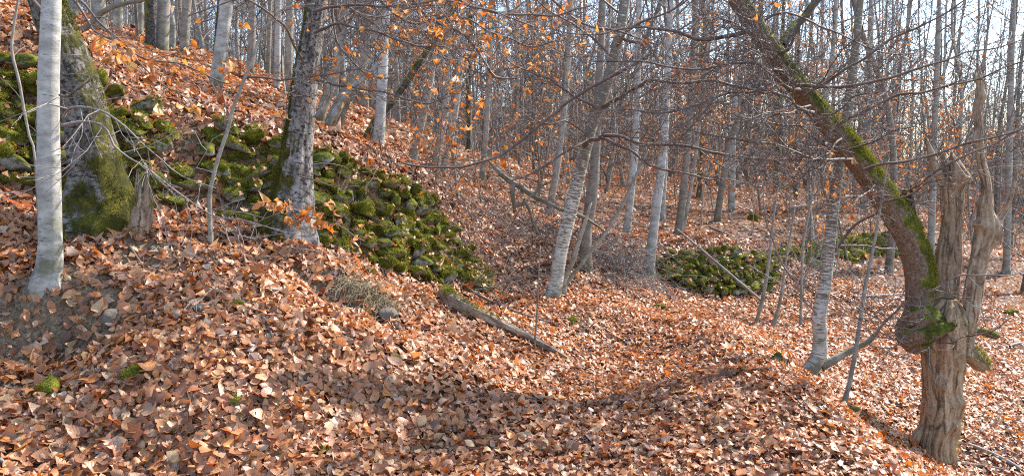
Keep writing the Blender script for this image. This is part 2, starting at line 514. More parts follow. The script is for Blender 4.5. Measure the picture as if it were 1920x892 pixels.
M['hill'] = mat_plain('bare_wood_hill', (.10, .085, .085), (.17, .145, .14), .25, .95, .1)

# ------------------------------------------------------------------ tubes (twigs, branches) and trunks
def resample(pts, vals, step):
    """Catmull-Rom through pts, resampled about every step metres"""
    pts = np.asarray(pts, float); vals = np.asarray(vals, float)
    a = np.vstack([2 * pts[0] - pts[1], pts, 2 * pts[-1] - pts[-2]])
    va = np.concatenate([[vals[0]], vals, [vals[-1]]])
    o, ov = [], []
    for i in range(1, len(a) - 2):
        n = max(1, int(round(np.linalg.norm(a[i + 1] - a[i]) / step)))
        for k in range(n):
            t = k / n
            t2, t3 = t * t, t * t * t
            o.append(.5 * (2 * a[i] + (a[i + 1] - a[i - 1]) * t + (2 * a[i - 1] - 5 * a[i] + 4 * a[i + 1] - a[i + 2]) * t2 + (3 * a[i] - a[i - 1] - 3 * a[i + 1] + a[i + 2]) * t3))
            ov.append(va[i] * (1 - (t2 * (3 - 2 * t))) + va[i + 1] * t2 * (3 - 2 * t))
    o.append(a[-2]); ov.append(va[-2])
    return np.array(o), np.array(ov)

class Tubes:
    def __init__(s): s.g = {}; s.ends = []
    def add(s, pts, rad):
        s.g.setdefault(len(pts), ([], []))
        s.g[len(pts)][0].append(pts); s.g[len(pts)][1].append(rad)
    def arrays(s, sides, origin=(0, 0, 0)):
        Vs, Fs, Us, off = [], [], [], 0
        for n, (pp, rr) in s.g.items():
            Pn = np.array(pp, float) - np.asarray(origin, float); Rn = np.array(rr, float)
            N = len(Pn)
            T = nrm(np.gradient(Pn, axis=1))
            m = nrm(Pn[:, -1] - Pn[:, 0] + 1e-6)
            ref = np.where(np.abs(m[:, 2:3]) < .8, np.array([[0, 0, 1.]]), np.array([[1., 0, 0]]))[:, None, :]
            u = nrm(ref - (ref * T).sum(-1, keepdims=True) * T)
            v = np.cross(T, u)
            an = np.arange(sides) * 2 * math.pi / sides
            V = Pn[:, :, None, :] + Rn[:, :, None, None] * (np.cos(an)[None, None, :, None] * u[:, :, None, :] + np.sin(an)[None, None, :, None] * v[:, :, None, :])
            ln = np.concatenate([np.zeros((N, 1)), np.cumsum(np.linalg.norm(np.diff(Pn, axis=1), axis=-1), 1)], 1)
            U = np.stack(np.broadcast_arrays((an / 6.283)[None, None, :] * (Rn[:, :1, None] * 6.283), ln[:, :, None]), -1)
            idx = (np.arange(N)[:, None, None] * n + np.arange(n - 1)[None, :, None]) * sides
            k = np.arange(sides); k2 = (k + 1) % sides
            f = np.stack([idx + k, idx + k2, idx + sides + k2, idx + sides + k], -1).reshape(-1, 4)
            Vs.append(V.reshape(-1, 3)); Us.append(U.reshape(-1, 2)); Fs.append(f + off); off += N * n * sides
        if not Vs: return None
        return np.concatenate(Vs), np.concatenate(Fs), np.concatenate(Us)
    def build(s, name, mat, parent=None, sides=4, origin=(0, 0, 0)):
        a = s.arrays(sides, origin)
        if a is None: return None
        return obj(name, mesh_np(name, a[0], [a[1]], a[2], mats=[mat]), parent)

def rot_away(d, ang, flat, rs):
    """direction at angle ang from d; flat pulls the spray towards a horizontal plane"""
    r = rs.normal(size=3); r[2] *= flat
    r = r - d * np.dot(r, d)
    r = r / max(np.linalg.norm(r), 1e-6)
    return d * math.cos(ang) + r * math.sin(ang)

def grow(T, p0, d0, L, r0, lev, rs, flat=.5, up=.06, rmin=.0022, dens=7., wob=.16, ends=None, kmax=14):
    n = {0: 9, 1: 7, 2: 5, 3: 4}.get(lev, 4)
    pts = [np.asarray(p0, float)]; d = np.asarray(d0, float); seg = L / (n - 1)
    for i in range(n - 1):
        d = d + rs.normal(size=3) * wob + np.array((0, 0, up))
        d = d / np.linalg.norm(d)
        pts.append(pts[-1] + d * seg)
    pts = np.array(pts)
    rad = r0 * (1 - np.linspace(0, 1, n) * .75); rad = np.maximum(rad, rmin * .8)
    T.add(pts, rad)
    if ends is not None: ends.append((pts[-1], d)); ends.append((pts[-2], d))
    if lev >= 3 or L < .14: return
    sprout(T, pts, rad, lev, rs, flat, up, rmin, dens, wob, ends, kmax)

def sprout(T, pts, rad, lev, rs, flat=.5, up=.06, rmin=.0022, dens=7., wob=.16, ends=None, kmax=14, t0=.15, lens=(.28, .6)):
    pts = np.asarray(pts); L = np.linalg.norm(np.diff(pts, axis=0), axis=1).sum()
    k = int(min(kmax, max(2, L * dens * (1 + .5 * lev))))
    for j in range(k):
        t = t0 + (.97 - t0) * (j + rs.random()) / k
        x = t * (len(pts) - 1); i = min(int(x), len(pts) - 2); fr = x - i
        p = pts[i] * (1 - fr) + pts[i + 1] * fr
        dd = pts[i + 1] - pts[i]; dd = dd / max(np.linalg.norm(dd), 1e-6)
        cl = L * rs.uniform(*lens) * (1.05 - .6 * t)
        cr = max(rmin, min(rad[i] * .55, .0055 * cl + .0016))
        grow(T, p, rot_away(dd, rs.uniform(.55, 1.15), flat, rs), cl, cr, lev + 1, rs, flat, up, rmin, dens, wob * 1.1, ends, kmax)

def trunk_mesh(name, pts, rad, mat, sides=28, step=.05, amp=.06, freq=(3.5, 1.2), seed=1, flare=0.0, flare_h=.35, flut=0.0, nf=5, knots=(), cap=True, jag=0.0, ridge=0.0, rfreq=6.):
    """pts local; radius with relief: lumps (amp, share of radius), flutes, flared foot, knots [(v along, angle, size)]"""
    p, r = resample(pts, rad, step)
    n = len(p)
    T = nrm(np.gradient(p, axis=0))
    u = np.zeros_like(p); a = np.array((1., 0, 0)) if abs(T[0][0]) < .8 else np.array((0, 0, 1.))
    for i in range(n):
        a = a - T[i] * np.dot(a, T[i]); a = a / np.linalg.norm(a); u[i] = a
    v = np.cross(T, u)
    an = np.arange(sides) * 2 * math.pi / sides
    ln = np.concatenate([[0], np.cumsum(np.linalg.norm(np.diff(p, axis=0), axis=1))])
    rr = np.repeat(r[:, None], sides, 1)
    q = np.stack(np.broadcast_arrays(np.cos(an)[None] * freq[0] * .5, np.sin(an)[None] * freq[0] * .5, ln[:, None] * freq[1] + seed * 7.3), -1)
    rr = rr * (1 + amp * fbm(q, seed, 3))
    q2 = np.stack(np.broadcast_arrays(np.cos(an)[None] * 4, np.sin(an)[None] * 4, ln[:, None] * 14 + seed), -1)
    rr = rr * (1 + amp * .35 * vnoise(q2, seed + 5))
    if ridge:
        q3 = np.stack(np.broadcast_arrays(np.cos(an)[None] * rfreq, np.sin(an)[None] * rfreq, ln[:, None] * 2.2 + seed), -1)
        q3[..., 0] += .5 * vnoise(q2 * .5, seed + 8); q3[..., 1] += .5 * vnoise(q2 * .5, seed + 9)
        rr = rr * (1 + ridge * (1 - 2.6 * np.abs(vnoise(q3, seed + 7))) + ridge * .5 * vnoise(q3 * np.array((2.3, 2.3, 1.6)), seed + 6))
    if flut: rr = rr * (1 + flut * np.sin(an[None] * nf + seed + .8 * ln[:, None] + 1.5 * vnoise(q * .6, seed + 11)) )
    if flare:
        fl = np.exp(-np.maximum(0, ln - .17) / flare_h)[:, None]
        rr = rr * (1 + flare * fl * (1 + .55 * np.sin(an[None] * 4 + seed) + .3 * np.sin(an[None] * 7 + 2 * seed)))
    for (kv, ka, ks) in knots:
        d2 = ((ln[:, None] - kv)) ** 2 + (r[:, None] * np.angle(np.exp(1j * (an[None] - ka)))) ** 2
        rr = rr + ks * np.exp(-d2 / (ks * 1.3) ** 2)
    V = p[:, None] + rr[..., None] * (np.cos(an)[None, :, None] * u[:, None] + np.sin(an)[None, :, None] * v[:, None])
    if jag:
        w = smooth(ln[-1] - 2.2 * r[-1], ln[-1], ln)[:, None]
        V = V + T[:, None] * (w * jag * vnoise(np.stack(np.broadcast_arrays(np.cos(an)[None] * 2.2, np.sin(an)[None] * 2.2, 0 * ln[:, None] + seed), -1), seed + 3))[..., None]
    V = V.reshape(-1, 3)
    U = np.stack(np.broadcast_arrays((an / 6.2832)[None] * 6.2832 * max(r.mean(), .02), ln[:, None]), -1).reshape(-1, 2)
    # seam: repeat first column
    Vg = V.reshape(n, sides, 3); Ug = U.reshape(n, sides, 2)
    Vg = np.concatenate([Vg, Vg[:, :1]], 1); Ue = Ug[:, :1].copy(); Ue[..., 0] = 6.2832 * max(r.mean(), .02)
    Ug = np.concatenate([Ug, Ue], 1)
    s1 = sides + 1
    idx = np.arange(n - 1)[:, None] * s1 + np.arange(sides)[None]
    f = np.stack([idx, idx + 1, idx + s1 + 1, idx + s1], -1).reshape(-1, 4)
    faces = [f]
    V = Vg.reshape(-1, 3); U = Ug.reshape(-1, 2)
    if cap:
        c = V[(n - 1) * s1:(n - 1) * s1 + sides].mean(0) - T[-1] * r[-1] * .35
        V = np.vstack([V, c[None]]); U = np.vstack([U, U[-1:]])
        k = np.arange(sides)
        faces.append(np.stack([(n - 1) * s1 + k, (n - 1) * s1 + k + 1, np.full(sides, len(V) - 1)], -1))
    me = mesh_np(name, V, faces, U, mats=[mat])
    # weld the seam's shading by custom smooth normals: share positions (merge handled by normals being near equal)
    return me, p, r, T

# ------------------------------------------------------------------ leaves
LX = np.array([0, .25, .25, .25, .52, .52, .52, .78, .78, .78, 1.0])
LYY = np.array([0, -.23, 0, .23, -.30, 0, .30, -.19, 0, .19, 0])
LF = np.array([(0, 2, 1), (0, 3, 2), (1, 2, 5), (1, 5, 4), (2, 3, 6), (2, 6, 5), (4, 5, 8), (4, 8, 7), (5, 6, 9), (5, 9, 8), (7, 8, 10), (8, 9, 10)])
MXX = np.array([0, .5, .5, .5, 1.0]); MYY = np.array([0, -.3, 0, .3, 0])
MF = np.array([(0, 2, 1), (0, 3, 2), (1, 2, 4), (2, 3, 4)])
FX = np.array([0, .5, .5, 1.0]); FY = np.array([0, -.32, .32, 0]); FF = np.array([(0, 2, 3), (0, 3, 1)])
_pa = np.linspace(0, 2 * math.pi, 11)[:-1]
_pr = np.array([.5, .26, .46, .24, .42, .16, .42, .24, .46, .26])
PX = np.concatenate([[.42], .5 + _pr * np.cos(_pa)]); PY = np.concatenate([[0], _pr * np.sin(_pa)])
PF = np.array([(0, 1 + i, 1 + (i + 1) % 10) for i in range(10)])
TEMPL = {'beech': (LX, LYY, LF), 'mid': (MXX, MYY, MF), 'far': (FX, FY, FF), 'lobed': (PX, PY, PF)}
PAL = np.array([(.55, .255, .09), (.45, .185, .058), (.34, .12, .036), (.58, .355, .19), (.62, .46, .32), (.22, .072, .025), (.62, .265, .04), (.64, .58, .53), (.42, .25, .155), (.10, .04, .02)])
PAL = PAL * np.array((.98, .84, .69))
PWT = np.array([.17, .17, .15, .15, .10, .10, .04, .035, .10, .07]); PWT = PWT / PWT.sum()
OPAL = np.array([(.62, .27, .05), (.55, .21, .04), (.66, .36, .10), (.50, .19, .05), (.60, .40, .20)])

def leaf_geo(pos, nor, yaw_dir, size, templ, curl=.5, pal=None, wt=None, rs=rng, fold=.35):
    X, Y, Fc = TEMPL[templ]
    N = len(pos); m = len(X)
    n = nrm(nor); t = yaw_dir - (yaw_dir * n).sum(-1, keepdims=True) * n; t = nrm(t); b = np.cross(n, t)
    fo = np.abs(rs.normal(0, fold, N))[:, None]; cu = rs.normal(0, curl, N)[:, None]; tw = rs.normal(0, curl * .9, N)[:, None]
    wv = rs.normal(0, .10, (N, m))
    xw = X[None] - .5
    wid = rs.uniform(.85, 1.25, N)[:, None]
    z = fo * np.abs(Y)[None] * rs.choice([-1, 1], N)[:, None] + cu * (xw ** 2) + tw * xw * Y[None] + wv * .6 * np.abs(Y)[None]
    s = size[:, None, None]
    V = pos[:, None] + s * (xw[..., None] * t[:, None] + (Y[None] * wid)[..., None] * b[:, None] + z[..., None] * n[:, None])
    Fa = (np.arange(N)[:, None, None] * m + Fc[None]).reshape(-1, 3)
    pal = PAL if pal is None else pal
    ci = rs.choice(len(pal), N, p=wt)
    c = pal[ci] * rs.uniform(.75, 1.2, (N, 1)) * (1 + rs.normal(0, .05, (N, 3)))
    Cc = np.repeat(np.clip(c, .01, .8), m, 0)
    U = np.tile(np.stack([X, Y * 1.4 + .5], -1), (N, 1))
    return V.reshape(-1, 3), Fa, U, Cc
def join_geo(parts):
    V, Fc, U, C, off = [], [], [], [], 0
    for (v, f, u, c) in parts:
        V.append(v); Fc.append(f + off); U.append(u); C.append(c); off += len(v)
    return np.concatenate(V), np.concatenate(Fc), np.concatenate(U), np.concatenate(C)
def hang_leaves(ends, rs, per=.5, size=(.05, .085), templ='beech'):
    """leaves still held on twigs: geometry arrays"""
    e = [x for x in ends if rs.random() < per]
    if not e: return None
    p = np.array([x[0] for x in e]); d = np.array([x[1] for x in e])
    N = len(p)
    nor = nrm(rs.normal(size=(N, 3)) + np.array((0, 0, .2)))
    yd = nrm(d * .6 + rs.normal(size=(N, 3)) * .5 + np.array((0, 0, -.75)))
    sz = rs.uniform(*size, N)
    p = p + yd * sz[:, None] * .45
    return leaf_geo(p, nor, yd, sz, templ, curl=2.0, pal=OPAL, rs=rs, fold=.8)

# ================================================================== THE SETTING
SOIL = [(100, 585, .36, 1.), (30, 600, .28, 1.), (190, 590, .25, .9), (280, 490, .25, .9), (330, 470, .15, .6), (640, 545, .26, .9), (560, 520, .2, .6), (715, 590, .14, .9), (690, 560, .15, .8),
        (80, 725, .18, .6), (20, 745, .15, .6), (1130, 520, .4, .5), (1160, 500, .35, .5), (260, 440, .2, .5)]
_so = [(G(a, b), r, s) for a, b, r, s in SOIL]
def soil_at(x, y):
    m = np.zeros_like(np.asarray(x, float))
    for p, r, s in _so:
        m = np.maximum(m, s * np.exp(-((x - p[0]) ** 2 + (y - p[1]) ** 2) / (r * r)))
    k = fbm2(x, y, 6., 21, 3)
    return np.clip(smooth(.3, .6, m + .2 * k), 0, 1)
gz = gz + soil_at(gx, gy) * (.02 + .05 * fbm2(gx, gy, 7., 61, 3) - .03)
WALLA = np.array([P(*q)[:2] for q in [(-140, 325, 6.2), (0, 342, 6.25), (130, 368, 6.4), (240, 384, 6.55), (350, 398, 6.7), (470, 412, 6.9), (600, 458, 7.05), (720, 500, 7.45), (800, 524, 7.85), (908, 544, 8.5),
    (930, 520, 9.0), (870, 415, 8.75), (800, 372, 8.5), (720, 325, 8.1), (600, 292, 7.65), (470, 250, 7.4), (350, 222, 7.25), (240, 185, 7.05), (130, 135, 6.9), (0, 110, 6.7), (-140, 80, 6.65)]])
def in_wall(x, y):
    x = np.asarray(x, float); c = np.zeros(x.shape, bool); n = len(WALLA)
    for i in range(n):
        (x1, y1), (x2, y2) = WALLA[i], WALLA[i - 1]
        c ^= ((y1 > y) != (y2 > y)) & (x < (x2 - x1) * (y - y1) / (y2 - y1 + 1e-12) + x1)
    return c
nx_, ny_ = len(AX), len(AY)
gi = np.arange(ny_ * nx_).reshape(ny_, nx_)
gf = np.stack([gi[:-1, :-1], gi[:-1, 1:], gi[1:, 1:], gi[1:, :-1]], -1).reshape(-1, 4)
gsoil = np.maximum(soil_at(gx, gy), in_wall(gx, gy) * .9).ravel()
ground = obj('ground', mesh_np('ground', np.stack([gx, gy, gz], -1).reshape(-1, 3), [gf], col=np.repeat(gsoil[:, None], 3, 1), mats=[M['ground']]))
tag(ground, 'forest floor of a sunken path between a bank and a slope, covered in fallen leaves', kind='structure')

# wooded ridge far behind
hx, hy = np.meshgrid(np.linspace(-520, 520, 60), np.linspace(170, 560, 26))
az = np.arctan2(hx, hy)
hz = -12 + smooth(170, 420, hy) * (np.interp(az, [-.9, -.4, 0, .25, .5, .9], [70, 62, 48, 30, 14, 12]) + 9 * fbm2(hx, hy, .012, 4, 3)) + 1.6 * fbm2(hx, hy, .13, 8, 2)
hi_ = np.arange(60 * 26).reshape(26, 60)
hill = obj('hill', mesh_np('hill', np.stack([hx, hy, hz], -1).reshape(-1, 3), [np.stack([hi_[:-1, :-1], hi_[:-1, 1:], hi_[1:, 1:], hi_[1:, :-1]], -1).reshape(-1, 4)], mats=[M['hill']]))
tag(hill, 'bare wooded ridge far behind the trunks', kind='structure')

# ------------------------------------------------------------------ leaf litter
def frustum_pts(n, y0, y1, power=1.0, marg=1.5):
    y = (y0 ** 2 + (y1 ** 2 - y0 ** 2) * rng.random(n)) ** .5
    x = (rng.random(n) * 2 - 1) * (y * .66 + marg)
    return x, y
def litter(n, y0, y1, templ, size, tilt, curl, lift, marg=1.5):
    x, y = frustum_pts(n, y0, y1, marg=marg)
    sl = soil_at(x, y)
    cl = fbm2(x, y, 1.7, 31, 2)
    keep = rng.random(n) > np.maximum(sl * .72, np.clip(-.25 - cl, 0, .35))
    qx, qy = topix(np.stack([x, y, gzat(x, y)], -1))
    keep &= ~(in_wall(x, y) & (rng.random(n) < np.where((qx > 285) & (qx < 420), .25, .86)))
    keep &= (qx > -150) & (qx < 2070) & (qy < 955)
    x, y = x[keep], y[keep]; N = len(x)
    nn = gnorm(x, y)
    z = gzat(x, y)
    pos = np.stack([x, y, z], -1) + nn * (rng.random(N)[:, None] ** 1.5 * lift + .004)
    nor = nrm(nn + rng.normal(0, tilt, (N, 3)))
    yd = rng.normal(size=(N, 3))
    return leaf_geo(pos, nor, yd, size * np.interp(x, [-2.2, -.4, .6], [1.3, 1.08, .9]) * np.clip(np.exp(rng.normal(-.05, .34, N)), .4, 2.1), templ, curl, PAL, PWT)
parts = [litter(32000, 3.4, 5.6, 'beech', .053, .33, 1.0, .045),
         litter(38000, 3.4, 6.5, 'mid', .052, .28, .8, .03),
         litter(2600, 3.4, 9.0, 'lobed', .082, .4, .8, .055),
         litter(84000, 5.4, 9.2, 'mid', .054, .33, 1.0, .04),
         litter(140000, 8.4, 14, 'far', .054, .42, 0, .04),
         litter(82000, 13.5, 34, 'far', .072, .55, 0, .05),
         litter(30000, 33, 62, 'far', .13, .5, 0, .07)]
V, Fc, U, C = join_geo(parts)
litter_o = obj('leaf_litter', mesh_np('leaf_litter', V, [Fc], U, C, [M['leaf']]), ground)
tag(litter_o, kind='stuff')
# the three hundred leaves lying nearest, one object each, on twelve shared shapes
lm = []
for k in range(12):
    tp = 'lobed' if k in (3, 9) else 'beech'
    v, f, u, c = leaf_geo(np.zeros((1, 3)), np.array([[0, 0, 1.]]), np.array([[1., 0, 0]]), np.array([1.15 if tp == 'lobed' else 1.]), tp, 1.1, PAL[[k % 9]], None, rng)
    lm.append(mesh_np('leaf', v, [f], u, c, [M['leaf']]))
x, y = frustum_pts(900, 3.5, 5.0, marg=-.15)
px_, py_ = topix(np.stack([x, y, gzat(x, y)], -1))
ok = np.where((py_ < 900) & (py_ > 560) & (px_ > -10) & (px_ < 1925) & (soil_at(x, y) < .5))[0][:300]
for i in ok:
    o = obj('leaf', lm[rng.integers(12)], ground)
    nn = Vector(gnorm(x[i:i + 1], y[i:i + 1])[0] + rng.normal(0, .22, 3)).normalized()
    o.location = (x[i], y[i], gzat(x[i], y[i]) + .035 + .03 * rng.random())
    o.rotation_mode = 'QUATERNION'
    q = nn.to_track_quat('Z', 'Y')
    from mathutils import Quaternion
    o.rotation_quaternion = q @ Quaternion((0, 0, 1), rng.random() * 6.28)
    s = .056 * rng.uniform(.7, 1.45)
    o.scale = (s, s, s)

# ------------------------------------------------------------------ moss tufts
def tufts(pos, nor, ln, rs, name, parent, origin=(0, 0, 0), k=2, wid=.35, dim=1.):
    N = len(pos)
    Vs, Fs, Cs = [], [], []
    for j in range(k):
        d = nrm(nor + rs.normal(0, .55, (N, 3)))
        sd = nrm(np.cross(d, rs.normal(size=(N, 3))))
        L = ln * rs.uniform(.5, 1.2, (N, 1))
        b = pos + rs.normal(0, .35, (N, 3)) * ln - nor * ln * .2
        V = np.stack([b - sd * L * wid, b + sd * L * wid, b + d * L], 1)
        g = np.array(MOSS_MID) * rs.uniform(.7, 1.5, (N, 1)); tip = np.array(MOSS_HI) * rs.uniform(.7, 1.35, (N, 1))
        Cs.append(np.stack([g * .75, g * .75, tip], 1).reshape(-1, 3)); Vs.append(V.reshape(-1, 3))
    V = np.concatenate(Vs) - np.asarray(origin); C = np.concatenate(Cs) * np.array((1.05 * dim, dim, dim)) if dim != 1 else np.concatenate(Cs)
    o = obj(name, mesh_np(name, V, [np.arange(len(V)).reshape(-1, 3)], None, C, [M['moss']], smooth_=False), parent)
    tag(o, kind='stuff')
    return o

# ------------------------------------------------------------------ dry stone walls
def stone_meshes(n, seed, sub=3):
    out = []
    for k in range(n):
        bm = bmesh.new()
        bmesh.ops.create_icosphere(bm, subdivisions=sub, radius=.5)
        v = np.array([x.co for x in bm.verts])
        q = v.copy()
        rs = np.random.default_rng(seed + k)
        for j in range(11):   # worn facets
            d = nrm(rs.normal(size=3)); h = rs.uniform(.24, .40)
            ex = np.maximum(0, q @ d - h); q = q - ex[:, None] * d * .96
        q = q * (1 + .13 * fbm(v * 3.1 + k * 9, seed + k, 3))[:, None]
        for a, b in zip(bm.verts, q): a.co = b
        me = bpy.data.meshes.new('stone'); bm.to_mesh(me); bm.free()
        me.polygons.foreach_set('use_smooth', np.ones(len(me.polygons), bool))
        me.materials.append(M['stone'])
        out.append((me, q, nrm(q)))
    return out
SM = stone_meshes(12, 40)
def wall(name, label, foot, top, course, width, skip, seed, depth=.16, moss_n=26, tuft=.016, group='dry stone walls'):
    """foot, top: lists of (px,py) on the ground's own wall face"""
    rs = np.random.default_rng(seed)
    A = np.array([G(*p) if len(p) == 2 else np.array(P(*p)) for p in foot]); B = np.array([G(*p) if len(p) == 2 else np.array(P(*p)) for p in top])
    root = empty(name, A[len(A) // 2]); tag(root, label, 'wall', group)
    org = np.array(root.location)
    ln = np.concatenate([[0], np.cumsum(np.linalg.norm(np.diff(A, axis=0), axis=1))])
    def at(s, t):
        a = np.array([np.interp(s, ln, A[:, i]) for i in range(3)]); b = np.array([np.interp(s, ln, B[:, i]) for i in range(3)])
        return a, b, a * (1 - t) + b * t
    n = 0; mp, mn = [], []
    hmax = np.linalg.norm(B - A, axis=1).max()
    rows = max(2, int(round(hmax / course)))
    for r in range(rows + 1):
        s = rs.random() * width * .5
        while s < ln[-1]:
            w = width * rs.choice((.5, .75, 1., 1.35, 1.9), p=(.2, .25, .25, .2, .1)) * rs.uniform(.85, 1.2) * (1.4 if seed == 11 and s < 2.6 else 1.)
            t = (r + rs.uniform(-.3, .3)) / rows
            a, b, c = at(s + w / 2, min(max(t, 0), 1.04))
            H = np.linalg.norm(b - a) / rows
            a2, _, _ = at(min(s + w, ln[-1]), 0); a1, _, _ = at(s, 0)
            tx = nrm(a2 - a1); upv = nrm(b - a); out = nrm(np.cross(tx, upv))
            if out[1] > 0: out = -out
            s += w * .93
            if skip(float(topix(c)[0]), t, rs): continue
            me, q, qn = SM[rs.integers(len(SM))]
            o = obj('stone', me, root)
            hh = max(H, course * .75) * rs.uniform(.9, 1.7); dd = depth * rs.uniform(1.1, 1.8)
            ang = math.atan2(tx[1], tx[0]) + rs.normal(0, .28)
            o.location = Vector(c - org + out * rs.uniform(-.03, .06))
            o.rotation_euler = (rs.normal(0, .3), math.atan2(-tx[2], math.hypot(tx[0], tx[1])) * .7 + rs.normal(0, .25), ang)
            o.scale = (w * 1.16, dd, hh)
            n += 1
            if rs.random() < .82:
                Mx = o.rotation_euler.to_matrix()
                wq = (np.array(Mx) @ (q * np.array(o.scale)).T).T + np.array(o.location)
                wn_ = nrm((np.array(Mx) @ (qn / np.array(o.scale)).T).T)
                ki = np.where((wn_[:, 2] * .75 + (wn_ @ out) * .6 + .4 * vnoise((wq + org) * 9, 77) > .22))[0]
                if len(ki):
                    ki = ki[rs.integers(len(ki), size=int(moss_n * w * hh / .03))]
                    mp.append(wq[ki] + rs.normal(0, .006, (len(ki), 3))); mn.append(wn_[ki])
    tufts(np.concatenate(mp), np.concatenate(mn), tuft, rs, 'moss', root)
    # leaves caught on the ledges
    A_ = np.concatenate(mp); N_ = np.concatenate(mn); kk = np.where(N_[:, 2] > .45)[0]; kk = kk[rs.integers(len(kk), size=int(len(A_) * .02))]
    g = leaf_geo(A_[kk] + N_[kk] * .012, N_[kk] + rs.normal(0, .3, (len(kk), 3)), rs.normal(size=(len(kk), 3)), .06 * rs.uniform(.6, 1.2, len(kk)), 'mid', .9, PAL, PWT, rs)
    tag(obj('caught_leaves', mesh_np('caught_leaves', g[0], [g[1]], g[2], g[3], [M['leaf']]), root), kind='stuff')
    return root, n
lw, n1 = wall('dry_stone_wall', 'long mossy dry stone wall holding up the leafy bank behind the left trunks',
     [(-140, 318, 6.25), (0, 335, 6.3), (130, 362, 6.45), (240, 378, 6.6), (350, 392, 6.75), (470, 408, 6.95), (600, 455, 7.1), (720, 496, 7.5), (800, 520, 7.9), (908, 540, 8.55)],
     [(-140, 80, 6.6), (0, 110, 6.65), (130, 135, 6.85), (240, 185, 7.0), (350, 222, 7.2), (470, 250, 7.4), (600, 292, 7.6), (720, 325, 8.1), (800, 372, 8.5), (912, 520, 8.9)],
     .118, .175, lambda px, t, rs: rs.random() < (.5 if 290 < px < 415 else .03), 11, moss_n=430, tuft=.0135)
# moss creeping over the earth between its stones
xx = rng.uniform(-5.5, .3, 60000); yy = rng.uniform(5.9, 9.2, 60000); kk = in_wall(xx, yy) & (fbm2(xx, yy, 3., 51, 2) > -.35)
xx, yy = xx[kk][:13000], yy[kk][:13000]
mo = np.array(lw.location)
tufts(np.stack([xx, yy, gzat(xx, yy)], -1) - mo, gnorm(xx, yy), .022, rng, 'moss', lw)
fw, n2 = wall('dry_stone_wall', 'low mossy dry stone wall at the far bend of the path',
     [(1226, 522, 11.25), (1290, 541, 11.2), (1345, 549, 11.25), (1400, 547, 11.4), (1446, 536, 11.8)],
     [(1226, 474, 11.55), (1290, 478, 11.6), (1345, 466, 11.7), (1400, 472, 11.85), (1446, 482, 12.2)],
     .085, .13, lambda px, t, rs: rs.random() < .04 or (px < 1275 and rs.random() < .3), 12, depth=.12, moss_n=210, tuft=.013)
ew, n3 = wall('dry_stone_wall', 'crumbling low stone wall with sparse moss receding behind the thin right birch',
     [(1440, 533, 11.9), (1520, 509, 14), (1600, 494, 16), (1690, 476, 18)],
     [(1440, 480, 12.2), (1520, 462, 14.4), (1600, 448, 16.5), (1690, 437, 18.5)],
     .13, .22, lambda px, t, rs: rs.random() < .18, 13, depth=.16, moss_n=150, tuft=.017)

# loose rocks on the ground
def rock(px, py, wpx, label, mossy, name='rock', asp=(1, .9, .62), seed=0, n=1):
    p = G(px, py)
    w = wpx / F * p[1]
    me, q, qn = SM[(seed * 5 + 3) % len(SM)]
    me2 = me.copy(); me2.materials.clear(); me2.materials.append(M['stone'] if mossy else M['rock'])
    o = obj(name, me2)
    o.location = (p[0], p[1] + w * .1, p[2] + w * (.12 if mossy else .24))
    o.rotation_euler = (.2, .25 * math.sin(seed), seed * 1.3)
    o.scale = (w * asp[0] * 1.15, w * asp[1] * 1.1, w * asp[2] * 1.1)
    tag(o, label, 'rock')
    if mossy:
        rs = np.random.default_rng(seed + 90)
        k = rs.integers(len(q), size=int(900 * max(.25, mossy)))
        k = k[qn[k][:, 2] > -.1]
        # tufts in local unscaled space: bake as child of the rock with inverse scale
        e = o.matrix_basis
        Mx = np.array(o.rotation_euler.to_matrix())
        wq = (Mx @ (q[k] * np.array(o.scale)).T).T + np.array(o.location)
        wn2 = nrm((Mx @ (qn[k] / np.array(o.scale)).T).T)
        t = tufts(wq, wn2, .012, rs, 'moss', None)
        t.parent = o
        bpy.context.view_layer.update()
        t.matrix_parent_inverse = o.matrix_basis.inverted()
    return o
rock(372, 590, 36, 'rounded brown stone lying bare on the leaf slope right of the pale birch', 0, seed=1)
rock(388, 607, 24, 'small tan stone tucked under the rounded brown stone on the leaf slope', 0, seed=2)
rock(205, 610, 40, 'tan block of stone sticking out of the bare soil below the pale birch', 0, seed=3, asp=(1, .8, .9))
rock(250, 708, 48, 'dark rock with a bright green moss cap among leaves at lower left', 1, seed=4)
rock(85, 740, 80, 'pale half buried boulder with patches of moss near the left edge', .08, seed=5, asp=(1, .8, .6))
rock(32, 835, 34, 'small tan rock poking through leaves in the bottom left corner', 0, seed=6)
rock(436, 762, 46, 'flat grey stone with a mossy rim in the middle of the leaf slope', .4, seed=7, asp=(1, .8, .5))
rock(728, 606, 52, 'brown stone wedged beneath the overhanging dry grass tuft', 0, seed=8, asp=(1, .8, .55))
rock(738, 680, 22, 'small moss capped stone below the overhanging grass tuft', .8, seed=9)
rock(601, 850, 26, 'mossy stone buried in leaves at the bottom of the frame', .8, seed=10)
rock(1072, 606, 26, 'single moss cushion stone beside the path under the leaning birch', 1, seed=11)
rock(1240, 580, 24, 'flat green mossy stone lying on the far path, farther of two', 1, seed=12, asp=(1, .8, .4))
rock(1268, 593, 20, 'small green mossy stone lying on the far path, nearer of two', 1, seed=13, asp=(1, .8, .5))
rock(1440, 655, 24, 'brown stone on the outer edge of the path', 0, seed=14)
rock(1458, 682, 30, 'stone with bright moss on the outer edge of the path near the right birch', 1, seed=15, asp=(.7, .8, 1))
rock(1602, 780, 34, 'dark rock at the foot of the thin grey sapling on the right slope', .4, seed=16)
rock(1560, 850, 22, 'tiny moss tufted stone on the lower right slope', .8, seed=17)
